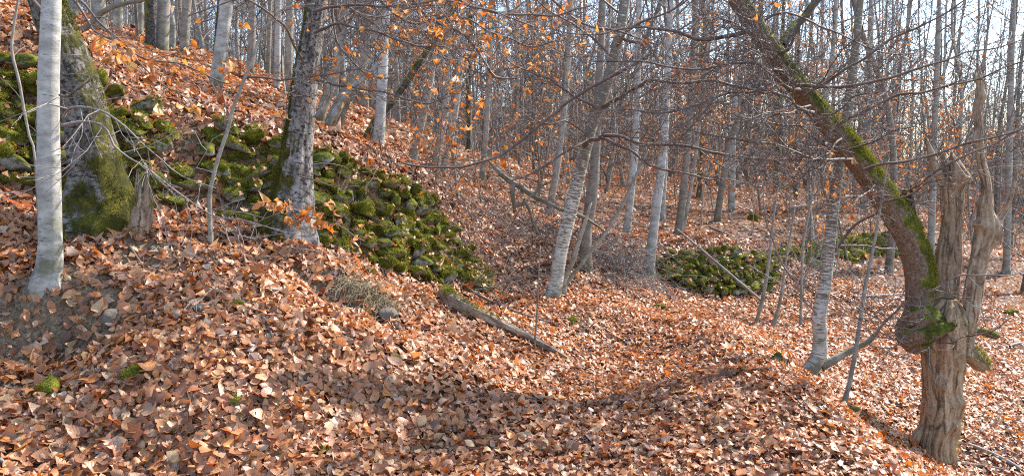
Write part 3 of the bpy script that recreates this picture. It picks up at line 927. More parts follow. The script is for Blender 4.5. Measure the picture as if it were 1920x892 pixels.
rock(1415, 415, 40, 'low mossy boulder beside a brown trunk on the far forest floor', .6, seed=18, asp=(1, .7, .45))
rock(440, 575, 34, 'stone with yellow green moss beside a bare root on the slope', .8, seed=19, asp=(1, .8, .5))
rock(690, 515, 34, 'moss covered stone just above the dry grass tuft', 1, seed=20, asp=(1, .8, .5))
rock(330, 85, 30, 'grey stone on top of the bank under the far trunks', .3, seed=21, asp=(1, .8, .5))
rock(1900, 590, 30, 'mossy stone by the right edge behind the old trunk', .8, seed=22, asp=(1, .8, .5))

# ================================================================== TREES
LIMB_T = {}
WK = .84
def px_poly(poly, Y, base=None):
    """photo polyline [(px,py,width_px[,Y])] -> world points and radii"""
    pts, rad = [], []
    for q in poly:
        y = q[3] if len(q) > 3 else Y
        p = P(q[0], q[1], y)
        pts.append(p); rad.append(q[2] * .5 * WK / F * y)
    return pts, rad
def tree(name, label, cat, mat, Y, poly, top=2.5, amp=.05, freq=(3.5, 1.2), flare=.35, flare_h=.22, flut=0., sides=24, seed=1, crown=True, twigmat='twig', group=None, step=.06, crown_n=7, tip=True, knots=(), ext=True, step_leaf=0.0, ridge=0., rfreq=6.):
    """one tree: root Empty > trunk, crown; the trunk follows poly and runs on above the frame"""
    pts, rad = px_poly(poly, Y)
    p0 = pts[0]
    gz0 = float(gzat(p0[0], p0[1]))
    root = empty(name, (p0[0], p0[1], gz0)); tag(root, label, cat, group)
    if p0[2] > gz0 + .03:
        pts.insert(0, np.array((p0[0], p0[1], gz0 - .2))); rad.insert(0, rad[0] * 1.05)
    else:
        pts.insert(0, np.array((p0[0] + (p0[0] - pts[1][0]) * .1, p0[1], p0[2] - .2))); rad.insert(0, rad[0] * 1.05)
    if ext and top:
        d = pts[-1] - pts[-2]; d = d / np.linalg.norm(d); d = nrm(d + np.array((0, 0, .35)))
        pts.append(pts[-1] + d * top * .5); rad.append(rad[-1] * .72)
        pts.append(pts[-1] + nrm(d + np.array((0, 0, .3))) * top * .5); rad.append(rad[-1] * .35)
    org = np.array(root.location)
    me, p, r, T = trunk_mesh('trunk', np.array(pts) - org, np.array(rad), M[mat], sides=sides, step=step, amp=amp, freq=freq, seed=seed, flare=flare, flare_h=flare_h, flut=flut, knots=knots, ridge=ridge, rfreq=rfreq)
    obj('trunk', me, root)
    rs = np.random.default_rng(seed * 17 + 3)
    if crown:
        tw = Tubes(); ends = []
        h = len(p)
        for k in range(crown_n):
            i = int(h * rs.uniform(.35, .97)); i = min(i, h - 2)
            a = rs.random() * 6.28; el = rs.uniform(.25, .9)
            d = np.array((math.cos(a) * math.cos(el), math.sin(a) * math.cos(el), math.sin(el)))
            grow(tw, p[i], d, rs.uniform(.9, 2.0), min(r[i] * .4, .016), 1, rs, .6, .05, .0022, 6., .13, ends)
        tag(tw.build('crown', M[twigmat], root, 3), kind='stuff')
        if step_leaf:
            g = hang_leaves(ends, rs, step_leaf, (.05, .08), 'mid')
            if g: tag(obj('leaves', mesh_np('leaves', g[0], [g[1]], g[2], g[3], [M['hang']]), root), kind='stuff')
    return root, np.array(pts)

def branch(root, mat, Y, poly, name='branch', seed=1, lev=0, dens=5., flat=.5, up=.03, leaves=0., lsize=(.045, .075), lens=(.22, .5), sides=6, sub=True, rmin=.0028, wob=.17, kmax=26, indiv=0):
    """a limb along a photo polyline with its own sprays of twigs, as one part of its tree"""
    leaves = leaves * (1. if indiv else .2)
    pts, rad = px_poly(poly, Y)
    if sides == 6: sides = 4; rad = [q * (.82 if i else .95) for i, q in enumerate(rad)]; dens = dens * 1.5; kmax = int(kmax * 1.5)
    rs = np.random.default_rng(seed)
    p, r = resample(pts, rad, .07)
    p = p + .022 * np.stack([vnoise(p * 6, seed), vnoise(p * 6, seed + 1), vnoise(p * 6, seed + 2)], -1)
    T = Tubes(); ends = []
    T.add(p, np.maximum(r, rmin))
    if sub: sprout(T, p, r, lev, rs, flat, up, rmin, dens, wob, ends, kmax, .08, lens)
    org = np.array(root.location)
    o = T.build(name, M[mat], root, sides, org)
    if leaves and ends:
        g = hang_leaves(ends, rs, leaves, lsize)
        if g is not None:
            V, f, U, C = g
            V = V - org
            n = len(V) // 11
            m = min(indiv, n)
            for k in range(m):
                a = slice(k * 11, k * 11 + 11)
                c = V[a].mean(0)
                obj('leaf', mesh_np('leaf', V[a] - c, [LF], U[a], C[a], [M['hang']]), o, c)
            if n > m:
                q = V[m * 11:]
                tag(obj('leaves', mesh_np('leaves', q, [f[:(n - m) * 12]], U[m * 11:], C[m * 11:], [M['hang']]), o), kind='stuff')
    return o

# ---- left foreground: pale birch, mossy giant, rough trunk
birch, _ = tree('birch_tree', 'pale smooth birch standing nearest on the left, rising out of a bare soil edge', 'tree', 'birch', 5.3,
    [(88, 528, 58.3), (93, 490, 52.6), (94, 430, 47.9), (92, 330, 47.9), (91, 240, 45.1), (92, 140, 43.2), (95, 60, 41.4), (97, -10, 39.5), (99, -90, 37.6)], seed=3, amp=.035, flare=.32, flare_h=.10, sides=36, step=.035, crown=True, crown_n=4, knots=[(1.02, -.6, .018), (1.13, 1.2, .012), (.55, 2.6, .01)])
giant, _ = tree('old_tree', 'thick leaning old trunk with green moss, right behind the pale left birch', 'tree', 'mossy', 6.15,
    [(190, 428, 158), (186, 375, 130), (178, 310, 108), (165, 240, 98), (148, 170, 90), (125, 100, 82), (100, 40, 78), (80, -20, 72), (55, -110, 66)], seed=5, amp=.09, freq=(3.2, 2.0), flare=.25, flare_h=.22, flut=.04, sides=56, step=.03, crown_n=5)
rough, _ = tree('rough_barked_tree', 'dark rough barked trunk with mossy left side growing through the stone wall', 'tree', 'rough', 6.75,
    [(540, 425, 118), (546, 385, 98), (551, 330, 82), (558, 270, 68), (566, 200, 58), (576, 120, 52), (587, 50, 48), (596, -10, 46), (606, -90, 42)], seed=8, amp=.06, freq=(4.5, 3.0), flare=.12, flare_h=.16, ridge=.018, rfreq=9., sides=80, step=.02, crown_n=5)

def moss_on(root, o, rs, n, fn, ln=.014, dim=1.):
    me = o.data
    V = np.empty(len(me.vertices) * 3, np.float32); me.vertices.foreach_get('co', V); V = V.reshape(-1, 3)
    Nn = np.empty(len(me.vertices) * 3, np.float32); me.vertices.foreach_get('normal', Nn); Nn = Nn.reshape(-1, 3)
    w = np.clip(fn(V, Nn), 0, 1)
    if w.sum() <= 0: return
    k = rs.choice(len(V), n, p=w / w.sum())
    tufts(V[k] + rs.normal(0, .012, (n, 3)), Nn[k], ln, rs, 'moss', root, dim=dim)
def kid(root, name):
    return [c for c in root.children if c.name.split('.')[0] == name][0]
rs0 = np.random.default_rng(5)
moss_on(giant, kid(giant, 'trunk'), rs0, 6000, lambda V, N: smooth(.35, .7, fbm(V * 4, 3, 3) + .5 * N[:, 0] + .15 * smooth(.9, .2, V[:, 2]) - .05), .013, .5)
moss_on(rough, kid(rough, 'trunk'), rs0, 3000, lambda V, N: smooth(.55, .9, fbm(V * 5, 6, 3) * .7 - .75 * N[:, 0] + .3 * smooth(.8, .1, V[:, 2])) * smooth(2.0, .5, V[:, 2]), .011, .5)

# roots and rotten stump by the giant
stump = empty('rotten_stump', G(262, 425)); tag(stump, 'small rotten brown stump between the mossy old trunk and the stone wall', 'stump')
pp, rr = px_poly([(258, 470, 58), (262, 430, 46), (266, 390, 40), (268, 352, 30)], 6.0)
me, *_ = trunk_mesh('stump_wood', np.array(pp) - np.array(stump.location), np.array(rr), M['log'], sides=30, step=.02, amp=.22, freq=(6, 5), seed=4, flut=.12, nf=7, jag=.16)
so_ = obj('stump_wood', me, stump)
moss_on(stump, so_, rs0, 1200, lambda V, N: smooth(.0, .4, fbm(V * 9, 13, 2) - .3 * N[:, 0]), .012)
rt = Tubes()
for poly, Y in [([(246, 470, 9), (262, 492, 7), (276, 510, 5), (284, 522, 3)], 5.72), ([(470, 575, 12), (490, 590, 11), (502, 606, 9), (510, 628, 6)], 5.05), ([(735, 612, 16), (752, 628, 13), (768, 645, 11), (778, 662, 6)], 5.3)]:
    pass
def root_thing(label, Y, poly, mat='root', seed=1, name='exposed_root'):
    pts, rad = px_poly(poly, Y)
    g0 = pts[0]
    o_ = empty(name, g0); tag(o_, label, 'root')
    me, *_ = trunk_mesh('root_wood', np.array(pts) - g0, np.array(rad), M[mat], sides=12, step=.025, amp=.15, freq=(4, 9), seed=seed)
    ob_ = obj('root_wood', me, o_)
    return o_, ob_
def snap(poly, lift=.01):
    out = []
    for q in poly:
        g = G(q[0], q[1]); out.append((q[0], q[1], q[2], g[1] - lift * 2))
    return out
root_thing('grey root running down the bare soil below the mossy old trunk', 5.7, snap([(243, 462, 8), (256, 482, 8), (268, 500, 6), (282, 520, 4)], .02), seed=1)
o_, ob_ = root_thing('dark bent root beside a mossy stone in the middle of the leaf slope', 5.0, snap([(455, 560, 8), (474, 578, 12), (490, 592, 12), (502, 610, 10), (511, 632, 5)], .03), seed=2)
root_thing('thick dark root drooping from under the dry grass tuft', 5.3, snap([(722, 596, 8), (742, 610, 15), (758, 628, 13), (770, 645, 12), (779, 664, 6)], .03), seed=3)

# ---- the leaning birch in the middle with its spread limbs
cb, _ = tree('birch_tree', 'leaning brown and white flaked birch in the middle with long side limbs', 'tree', 'birch2', 8.55,
    [(1035, 562, 34.4), (1042, 530, 31.2), (1052, 470, 29.5), (1066, 410, 29.5), (1080, 355, 28.7), (1094, 295, 27.1), (1110, 235, 25.4), (1130, 180, 24.6), (1148, 120, 23.8), (1162, 60, 22.1), (1172, 0, 21.3), (1180, -70, 19.7)],
    seed=12, amp=.04, flare=.3, flare_h=.10, sides=32, step=.04, crown_n=6, knots=[(1.75, -1.2, .022), (1.1, 1.8, .012)])
branch(cb, 'twig', 8.5, [(1133, 203, 13), (1150, 190, 12, 8.4), (1180, 175, 11, 8.2), (1205, 160, 10, 8.0), (1222, 152, 9, 7.9), (1262, 155, 8, 7.8), (1325, 152, 8, 7.7), (1375, 160, 7, 7.6), (1430, 172, 6, 7.5), (1480, 175, 5, 7.4), (1530, 170, 4, 7.4)], seed=21, dens=7, kmax=34, lens=(.15, .42))
branch(cb, 'twig', 8.5, [(1097, 272, 14), (1110, 262, 12, 8.3), (1128, 256, 11, 8.1), (1170, 258, 9, 7.9), (1220, 272, 8, 7.7), (1280, 273, 8, 7.6), (1325, 282, 7, 7.5), (1400, 295, 6, 7.4), (1450, 300, 5, 7.3), (1545, 300, 4, 7.3), (1640, 296, 3, 7.3)], seed=22, dens=7, kmax=36, lens=(.12, .38))
branch(cb, 'twig', 8.45, [(1125, 256, 8, 8.1), (1150, 268, 8, 7.9), (1178, 282, 7, 7.8), (1215, 305, 6, 7.7), (1250, 318, 5, 7.6), (1300, 330, 5, 7.5), (1360, 338, 4, 7.5), (1430, 350, 3, 7.4)], seed=23, dens=6, kmax=26, lens=(.15, .4))
branch(cb, 'twig', 8.45, [(1104, 262, 7), (1085, 272, 6, 8.3), (1050, 290, 6, 8.2), (1020, 312, 5, 8.1), (985, 330, 4, 8.0), (940, 350, 3, 8.0)], seed=24, dens=6, kmax=22)
branch(cb, 'twig', 8.5, [(1100, 255, 6), (1085, 240, 6, 8.4), (1062, 228, 5, 8.3), (1030, 232, 4, 8.2), (1000, 225, 3, 8.2)], seed=25, dens=6)
branch(cb, 'twig', 8.5, [(1156, 85, 9), (1180, 55, 8, 8.3), (1215, 40, 7, 8.1), (1260, 20, 5, 8.0), (1310, -20, 4, 7.9)], seed=26, dens=6, leaves=.15)
branch(cb, 'twig', 8.5, [(1150, 110, 8), (1120, 80, 7, 8.4), (1080, 48, 6, 8.3), (1030, 20, 5, 8.1), (980, -20, 4, 8.0)], seed=27, dens=7, leaves=.3)
branch(cb, 'twig', 8.5, [(1120, 205, 8), (1080, 180, 6, 8.2), (1030, 150, 5, 8.0), (980, 130, 4, 7.8), (930, 90, 3, 7.7)], seed=28, dens=6, leaves=.2)
# long dark limb crossing the middle
branch(cb, 'twig', 7.9, [(1166, 70, 8, 8.5), (1225, 92, 9, 8.0), (1185, 122, 9), (1150, 142, 10), (1100, 170, 8), (1050, 207, 7.5), (1000, 245, 7.5), (945, 287, 7), (900, 303, 6.5), (850, 313, 6), (800, 313, 5.5), (755, 306, 5)], seed=29, dens=2.2, kmax=12, lens=(.08, .2))
# second stem behind it
tree('birch_tree', 'dark broken trunk hidden right behind the leaning middle birch', 'tree', 'beechd', 10.2, [(1098, 440, 26), (1106, 390, 26), (1113, 340, 24), (1117, 285, 20), (1122, 180, 18), (1128, 60, 15), (1132, -40, 13)], seed=31, amp=.08)

# ---- old pollard on the right
PY_ = 6.8
pol = empty('old_pollard_tree', P(1764, 880, PY_)); tag(pol, 'old pollard with gnarled trunk, burr head and a mossy limb leaning to upper left', 'tree')
org = np.array(pol.location)
def ppart(name, mat, poly, Y=PY_, **kw):
    pts, rad = px_poly(poly, Y)
    me, *_ = trunk_mesh(name, np.array(pts) - org, np.array(rad), M[mat], **kw)
    return obj(name, me, pol)
ptr = ppart('trunk', 'pollard', [(1764, 905, 62.4), (1760, 876, 62.4), (1753, 835, 73.6), (1760, 800, 73.6), (1767, 760, 75.2), (1767, 715, 70.4), (1768, 675, 76.8), (1768, 650, 84.8), (1769, 625, 89.6), (1772, 600, 83.2), (1776, 580, 64.0), (1778, 560, 32.0)], sides=110, step=.012, ridge=.06, amp=.14, freq=(3.0, 2.2), seed=6, flut=.07, nf=6, flare=.12, flare_h=.2,
            knots=[(1.2, .1, .06), (.98, .15, .055), (.72, -.1, .05), (.5, .2, .03), (1.25, 2.6, .05), (1.25, 3.6, .04), (.9, 4.2, .05), (.55, 4.9, .035), (.75, 5.3, .03)])
lmb = ppart('leaning_limb', 'limb', [(1724, 655, 51.6), (1718, 610, 58.5), (1724, 560, 56.8), (1722, 505, 58.5), (1706, 450, 56.8), (1662, 380, 52.5), (1602, 290, 49.9), (1542, 220, 45.6), (1492, 160, 43.9), (1452, 100, 44.7), (1412, 40, 37.8), (1380, -8, 36.1), (1330, -80, 32.7), (1280, -140, 25.8)], sides=64, step=.02, ridge=.03, amp=.09, freq=(3.6, 3.0), seed=9, knots=[(.12, 3.2, .07), (.2, 2.2, .05), (.05, 4.4, .06), (2.5, 1, .03), (3.3, 2, .04), (3.8, .4, .035)])
ppart('snag', 'snag', [(1772, 640, 60.2, 6.95), (1774, 560, 53.3, 6.95), (1779, 480, 49.9, 6.95), (1785, 420, 39.6, 6.95), (1784, 365, 41.3, 6.95), (1782, 325, 48.2, 6.95), (1778, 305, 37.8, 6.95)], sides=70, step=.012, ridge=.07, amp=.12, freq=(4, 2.6), seed=14, flut=.07, nf=7, jag=.17, knots=[(1.3, .4, .04), (1.42, -.6, .05), (1.44, 5.0, .045)])
ppart('snag_spike', 'snag', [(1772, 345, 26, 6.95), (1756, 318, 22, 6.95), (1746, 290, 16, 6.95), (1738, 266, 7, 6.95)], sides=14, step=.02, amp=.14, freq=(5, 6), seed=3, jag=.05)
ppart('side_stem', 'snag', [(1806, 665, 39.6, 6.75), (1818, 600, 36.1, 6.75), (1828, 530, 34.4, 6.75), (1840, 470, 34.4, 6.75), (1850, 425, 39.6, 6.75), (1848, 395, 29.2, 6.75), (1850, 350, 21.5, 6.75), (1838, 290, 16.3, 6.75), (1834, 220, 15.5, 6.75), (1838, 160, 14.6, 6.75), (1834, 138, 10.3, 6.75)], sides=56, step=.012, ridge=.09, rfreq=4., amp=.17, freq=(4, 4.5), seed=15, flut=.06, nf=5, jag=.05,
      knots=[(1.03, 0., .05), (1.10, .8, .05), (1.13, 3.2, .045), (1.30, 2.2, .035), (1.85, 3.0, .03), (2.2, .3, .03), (2.36, 3.3, .03)])
ppart('broken_stub', 'dark', [(1728, 600, 36, 7.1), (1722, 520, 36, 7.1), (1712, 440, 34, 7.1), (1706, 400, 26, 7.1), (1704, 372, 18, 7.1)], sides=40, step=.012, ridge=.12, rfreq=3.5, amp=.2, freq=(5, 5), seed=16, flut=.12, jag=.14)
ppart('burr', 'limb', [(1682, 640, 17.0, 6.7), (1697, 632, 39.1, 6.68), (1722, 626, 45.9, 6.65), (1750, 620, 39.1, 6.64), (1776, 612, 28.9, 6.66), (1796, 604, 13.6, 6.7)], sides=48, step=.012, ridge=.08, rfreq=3.2, amp=.24, freq=(5, 7), seed=23)
ppart('burr', 'limb', [(1690, 612, 26, 6.75), (1715, 598, 48, 6.68), (1740, 592, 40, 6.66), (1765, 600, 26, 6.7)], sides=40, step=.012, ridge=.08, rfreq=3.2, amp=.24, freq=(5, 7), seed=24)
ppart('burr_stub', 'pollard', [(1800, 655, 44), (1822, 668, 38), (1838, 682, 34), (1850, 690, 24)], sides=24, step=.015, amp=.2, freq=(5, 8), seed=17, jag=.03)
ppart('burr_stub', 'limb', [(1826, 620, 16), (1846, 622, 18), (1862, 628, 16), (1872, 630, 10)], sides=16, step=.015, amp=.2, freq=(5, 8), seed=18)
ppart('burr_stub', 'snag', [(1850, 430, 26, 6.75), (1866, 420, 24, 6.75), (1880, 402, 14, 6.75), (1892, 380, 10, 6.75), (1902, 340, 8, 6.75)], sides=16, step=.02, amp=.15, freq=(5, 8), seed=19)
ppart('root_flare', 'pollard', [(1740, 800, 22), (1722, 815, 24), (1712, 838, 22), (1722, 868, 26)], sides=20, step=.02, amp=.15, freq=(5, 6), seed=20)
moss_on(pol, lmb, rs0, 13000, lambda V, N: smooth(.55, .85, N[:, 0] * .7 + N[:, 2] * .75 - .1 * N[:, 1] + .3 * fbm(V * 5, 8, 2)) * smooth(3.6, 2.6, V[:, 2]), .012)
moss_on(pol, lmb, rs0, 1500, lambda V, N: smooth(.3, .7, fbm(V * 5, 28, 2) + .5 * N[:, 0]) * smooth(1.9, 1.5, V[:, 2]), .012)
moss_on(pol, kid(pol, 'burr'), rs0, 500, lambda V, N: smooth(.1, .5, N[:, 2] + .5 * fbm(V * 8, 58, 2)), .011)
moss_on(pol, kid(pol, 'burr_stub'), rs0, 2000, lambda V, N: smooth(-.2, .3, N[:, 2] + .4 * fbm(V * 8, 18, 2)), .012)
moss_on(pol, ptr, rs0, 3000, lambda V, N: smooth(.35, .8, N[:, 0] * .8 + .5 * fbm(V * 5, 38, 2)) * .9, .010)
# limbs and sprays of the leaning limb
branch(pol, 'twig', 6.8, [(1448, 55, 13, 6.8), (1400, 58, 12, 6.7), (1350, 70, 11, 6.6), (1315, 75, 10, 6.6), (1280, 65, 9, 6.5), (1250, 55, 8, 6.5), (1200, 52, 6, 6.4), (1130, 62, 4, 6.4), (1060, 60, 3, 6.4)], seed=41, dens=7, kmax=34, lens=(.15, .42), leaves=.05)
branch(pol, 'twig', 6.8, [(1452, 100, 12, 6.8), (1480, 92, 11, 6.6), (1500, 50, 10, 6.5), (1520, 20, 9, 6.4), (1545, -20, 8, 6.3)], seed=42, dens=6)
branch(pol, 'dark', 6.9, [(1465, 85, 22, 6.9), (1480, 60, 20, 7.0), (1500, 38, 18, 7.1), (1530, 5, 16, 7.2), (1560, -30, 14, 7.2)], seed=43, dens=4, sides=10)
branch(pol, 'twig', 6.7, [(1500, 170, 11, 6.7), (1470, 160, 9, 6.5), (1420, 120, 8, 6.4), (1370, 122, 7, 6.3), (1300, 130, 6, 6.2), (1230, 120, 5, 6.2), (1150, 112, 4, 6.2), (1090, 118, 3, 6.2)], seed=44, dens=7, kmax=34, lens=(.15, .4))
branch(pol, 'twig', 6.6, [(1490, 165, 11, 6.6), (1520, 162, 10, 6.4), (1570, 165, 9, 6.3), (1620, 152, 8, 6.2), (1690, 138, 7, 6.1), (1770, 110, 5, 6.0), (1850, 92, 4, 5.9), (1930, 70, 3, 5.9)], seed=45, dens=7, kmax=36, lens=(.15, .4))
branch(pol, 'twig', 6.5, [(1560, 235, 10, 6.6), (1520, 168, 9, 6.4), (1600, 120, 7, 6.2), (1680, 70, 6, 6.1), (1760, 30, 5, 6.0), (1830, -10, 4, 6.0)][1:], seed=46, dens=7, kmax=32, lens=(.15, .4))
branch(pol, 'twig', 6.7, [(1530, 212, 9, 6.6), (1450, 175, 8, 6.4), (1380, 172, 7, 6.3), (1320, 190, 6, 6.2), (1250, 215, 5, 6.2), (1180, 205, 4, 6.1), (1110, 215, 3, 6.1)], seed=47, dens=7, kmax=32, lens=(.15, .4))
branch(pol, 'twig', 6.7, [(1560, 240, 9, 6.6), (1610, 215, 8, 6.4), (1680, 180, 7, 6.3), (1740, 170, 6, 6.2), (1810, 155, 5, 6.1), (1880, 130, 4, 6.0), (1940, 110, 3, 6.0)], seed=48, dens=7, kmax=34, lens=(.15, .4))
branch(pol, 'twig', 6.7, [(1600, 300, 8, 6.6), (1540, 300, 7, 6.4), (1470, 278, 6, 6.3), (1400, 262, 5, 6.2), (1330, 250, 4, 6.2), (1260, 235, 3, 6.2)], seed=49, dens=7, kmax=32, lens=(.15, .4))
branch(pol, 'twig', 6.7, [(1620, 318, 8, 6.6), (1660, 305, 8, 6.4), (1720, 300, 7, 6.3), (1800, 270, 6, 6.2), (1870, 255, 5, 6.1), (1940, 232, 4, 6.0)], seed=50, dens=6, kmax=30, lens=(.15, .36))
branch(pol, 'twig', 6.6, [(1480, 100, 8, 6.7), (1440, 40, 7, 6.5), (1475, 22, 6, 6.4), (1560, 60, 5, 6.3), (1640, 92, 4, 6.2), (1720, 105, 3, 6.2)][1:], seed=51, dens=6, kmax=26, lens=(.15, .4))
for k, (x0, y0, x1, y1) in enumerate([(1420, 40, 1330, -10), (1440, 80, 1340, 30), (1480, 140, 1390, 85), (1520, 200, 1400, 225), (1580, 262, 1480, 330), (1640, 350, 1560, 385), (1540, 215, 1640, 170), (1510, 180, 1610, 60), (1590, 280, 1720, 235), (1660, 375, 1790, 330)]):
    branch(pol, 'twig', 6.7, [(x0, y0, 6, 6.65), ((x0 * 2 + x1) / 3, (y0 * 2 + y1) / 3 + 6, 5, 6.4), ((x0 + 2 * x1) / 3, (y0 + 2 * y1) / 3 - 5, 4, 6.1), (x1, y1, 3, 5.9)], seed=60 + k, dens=8, kmax=18, lens=(.3, .7), leaves=.03)
# thin shoots around the burr
for k, (x0, y0, x1, y1) in enumerate([(1700, 640, 1600, 600), (1695, 630, 1640, 680), (1720, 650, 1650, 700), (1690, 615, 1590, 560), (1810, 630, 1900, 600), (1740, 650, 1750, 700), (1760, 640, 1850, 610), (1700, 600, 1620, 570)]):
    branch(pol, 'twig', 6.5, [(x0, y0, 4, 6.5), ((x0 + x1) / 2, (y0 + y1) / 2 + 10, 3.5, 6.2), (x1, y1, 2.5, 6.0)], seed=80 + k, dens=6, kmax=7, lens=(.3, .7), rmin=.002)

# ---- slim birch left of the pollard, bent at the foot
rb, _ = tree('birch_tree', 'slim birch with bent foot left of the old pollard on the right slope', 'tree', 'birch2', 7.3,
    [(1506, 716, 31.0), (1520, 692, 34.4), (1536, 664, 34.4), (1537, 630, 31.0), (1536, 590, 30.1), (1545, 540, 28.4), (1552, 490, 25.8), (1558, 430, 24.9), (1566, 360, 23.2), (1580, 270, 21.5), (1594, 180, 19.8), (1604, 90, 18.1), (1613, 0, 15.5), (1622, -80, 13.8)], seed=19, amp=.05, flare=.25, flare_h=.10, sides=28, step=.035, crown_n=4, knots=[(.72, -.5, .015), (1.0, 1.5, .012)])
branch(rb, 'beech', 7.3, [(1540, 690, 20), (1562, 676, 18), (1590, 662, 15), (1620, 645, 13), (1640, 632, 12), (1650, 618, 9)], name='side_stem', seed=71, sides=10, sub=False)
branch(rb, 'twigp', 7.2, [(1640, 625, 6), (1690, 575, 6, 7.0), (1745, 545, 5, 6.6), (1790, 520, 5, 6.4), (1850, 518, 4, 6.2), (1930, 505, 3, 6.1)], seed=72, dens=3, kmax=12)
branch(rb, 'twigp', 7.3, [(1540, 600, 7), (1520, 575, 6, 7.2), (1500, 545, 6, 7.1), (1470, 500, 6, 7.0), (1450, 455, 5, 6.9), (1438, 410, 4, 6.8), (1432, 370, 3, 6.8)], seed=73, dens=5, kmax=18)
branch(rb, 'twigp', 7.3, [(1565, 400, 8), (1548, 365, 8, 7.2), (1540, 330, 7, 7.1), (1536, 290, 6, 7.1), (1535, 255, 5, 7.0)], seed=74, dens=4)
branch(rb, 'twig', 7.3, [(1568, 470, 8), (1600, 430, 7, 7.2), (1650, 395, 7, 7.1), (1690, 365, 6, 7.1), (1760, 320, 6, 6.3), (1830, 285, 5, 6.2), (1930, 235, 4, 6.1)], seed=75, dens=4, kmax=20)
branch(rb, 'twigp', 7.3, [(1557, 470, 6), (1580, 462, 6, 7.3), (1640, 462, 5, 7.2), (1690, 470, 4, 7.2)], seed=76, dens=4)
branch(rb, 'twig', 7.3, [(1577, 290, 8), (1545, 270, 7, 7.1), (1500, 240, 5, 7.0), (1440, 230, 4, 6.9)], seed=77, dens=7)
branch(rb, 'twig', 7.3, [(1590, 220, 8), (1625, 200, 7, 7.4), (1680, 160, 5, 7.6), (1740, 100, 4, 7.8)], seed=78, dens=7)

# ---- saplings and thin stems
def sapling(label, Y, poly, mat='beech', seed=1, leaves=0., dens=4, name='sapling', lsize=(.045, .07), group=None, indiv=0, kmax=14, rmin=.002, lens=(.2, .45)):
    p0 = P(poly[0][0], poly[0][1], Y)
    z = float(gzat(p0[0], p0[1]))
    root = empty(name, (p0[0], p0[1], z)); tag(root, label, 'sapling', group)
    pts, rad = px_poly(poly, Y)
    pts.insert(0, np.array((p0[0], p0[1], min(z, p0[2]) - .06))); rad.insert(0, rad[0])
    o_ = np.array(root.location)
    me, p, r, T = trunk_mesh('stem', np.array(pts) - o_, np.array(rad), M[mat], sides=12, step=.06, amp=.06, seed=seed, flare=.25, flare_h=.05)
    st = obj('stem', me, root)
    T_ = Tubes(); ends = []; rs = np.random.default_rng(seed + 400)
    sprout(T_, p, r, 0, rs, .5, .05, rmin, dens, .14, ends, kmax, .3, lens)
    b = tag(T_.build('branches', M['twig'], root, 3), kind='stuff')
    if leaves and ends:
        g = hang_leaves(ends, rs, leaves, lsize)
        if g: tag(obj('leaves', mesh_np('leaves', g[0], [g[1]], g[2], g[3], [M['hang']]), b), kind='stuff')
    return root
s1 = sapling('bare grey sapling in front of the mossy wall between the two thick left trunks', 6.2,
    [(393, 372, 10), (399, 335, 9), (408, 300, 9), (428, 240, 8), (437, 203, 8), (455, 157, 7), (474, 112, 6), (485, 75, 6), (505, 42, 5), (535, 15, 4), (590, 8, 3)], 'beech', 5, .12, 3)
branch(s1, 'twig', 6.1, [(464, 148, 6), (500, 150, 5, 6.0), (550, 147, 5, 5.9), (610, 140, 4, 5.9), (680, 128, 3, 5.9)], seed=91, dens=3, leaves=.35, kmax=12)
sapling('thin leaning grey sapling standing before the old pollard on the right slope', 6.5, [(1578, 775, 11), (1592, 720, 10), (1604, 660, 10), (1613, 600, 9), (1622, 540, 8), (1632, 490, 8), (1642, 440, 7), (1652, 380, 5), (1665, 300, 4)], 'beech', 6, .05, 2)
sapling('thin pale leaning stem at the path edge, left one of a close pair', 9.2, [(1412, 628, 9), (1422, 590, 8), (1432, 550, 8), (1440, 500, 7), (1446, 450, 6), (1452, 395, 5), (1462, 330, 3)], 'beech', 7, .15, 3)
sapling('thin pale leaning stem at the path edge, right one of a close pair', 9.2, [(1446, 622, 9), (1458, 585, 8), (1466, 545, 7), (1472, 500, 5), (1482, 440, 4), (1490, 390, 3)], 'beech', 8, .15, 3)
sapling('grey stem leaning right at the foot of the middle birch', 8.9, [(1056, 540, 9), (1075, 515, 9), (1105, 475, 8), (1130, 445, 8), (1158, 400, 7), (1185, 345, 6), (1215, 280, 5)], 'beech', 9, 0, 2)
sapling('forked pale stem close against the middle birch', 8.7, [(1058, 525, 12), (1072, 495, 11), (1084, 455, 10), (1096, 420, 8), (1108, 380, 5)], 'beech', 10, 0, 3)
sapling('thin grey stem bending past the left picture edge by the mossy stones', 5.6, [(66, 300, 5), (55, 255, 5), (45, 205, 6), (35, 150, 6), (22, 95, 6), (26, 50, 5), (34, 0, 5), (40, -50, 4)], 'beech', 11, 0, 2)
sapling('thin dark upright shoot on the leafy slope behind the driftwood log', 6.6, [(1003, 640, 4), (1006, 600, 4), (1008, 560, 4), (1010, 515, 3), (1013, 460, 3)], 'beechd', 12, 0, 2)
sapling('thin bare shoot with a few orange leaves left of the right birch', 9.8, [(1505, 470, 6), (1512, 420, 6), (1524, 360, 5), (1530, 290, 4)], 'beech', 13, .5, 5)

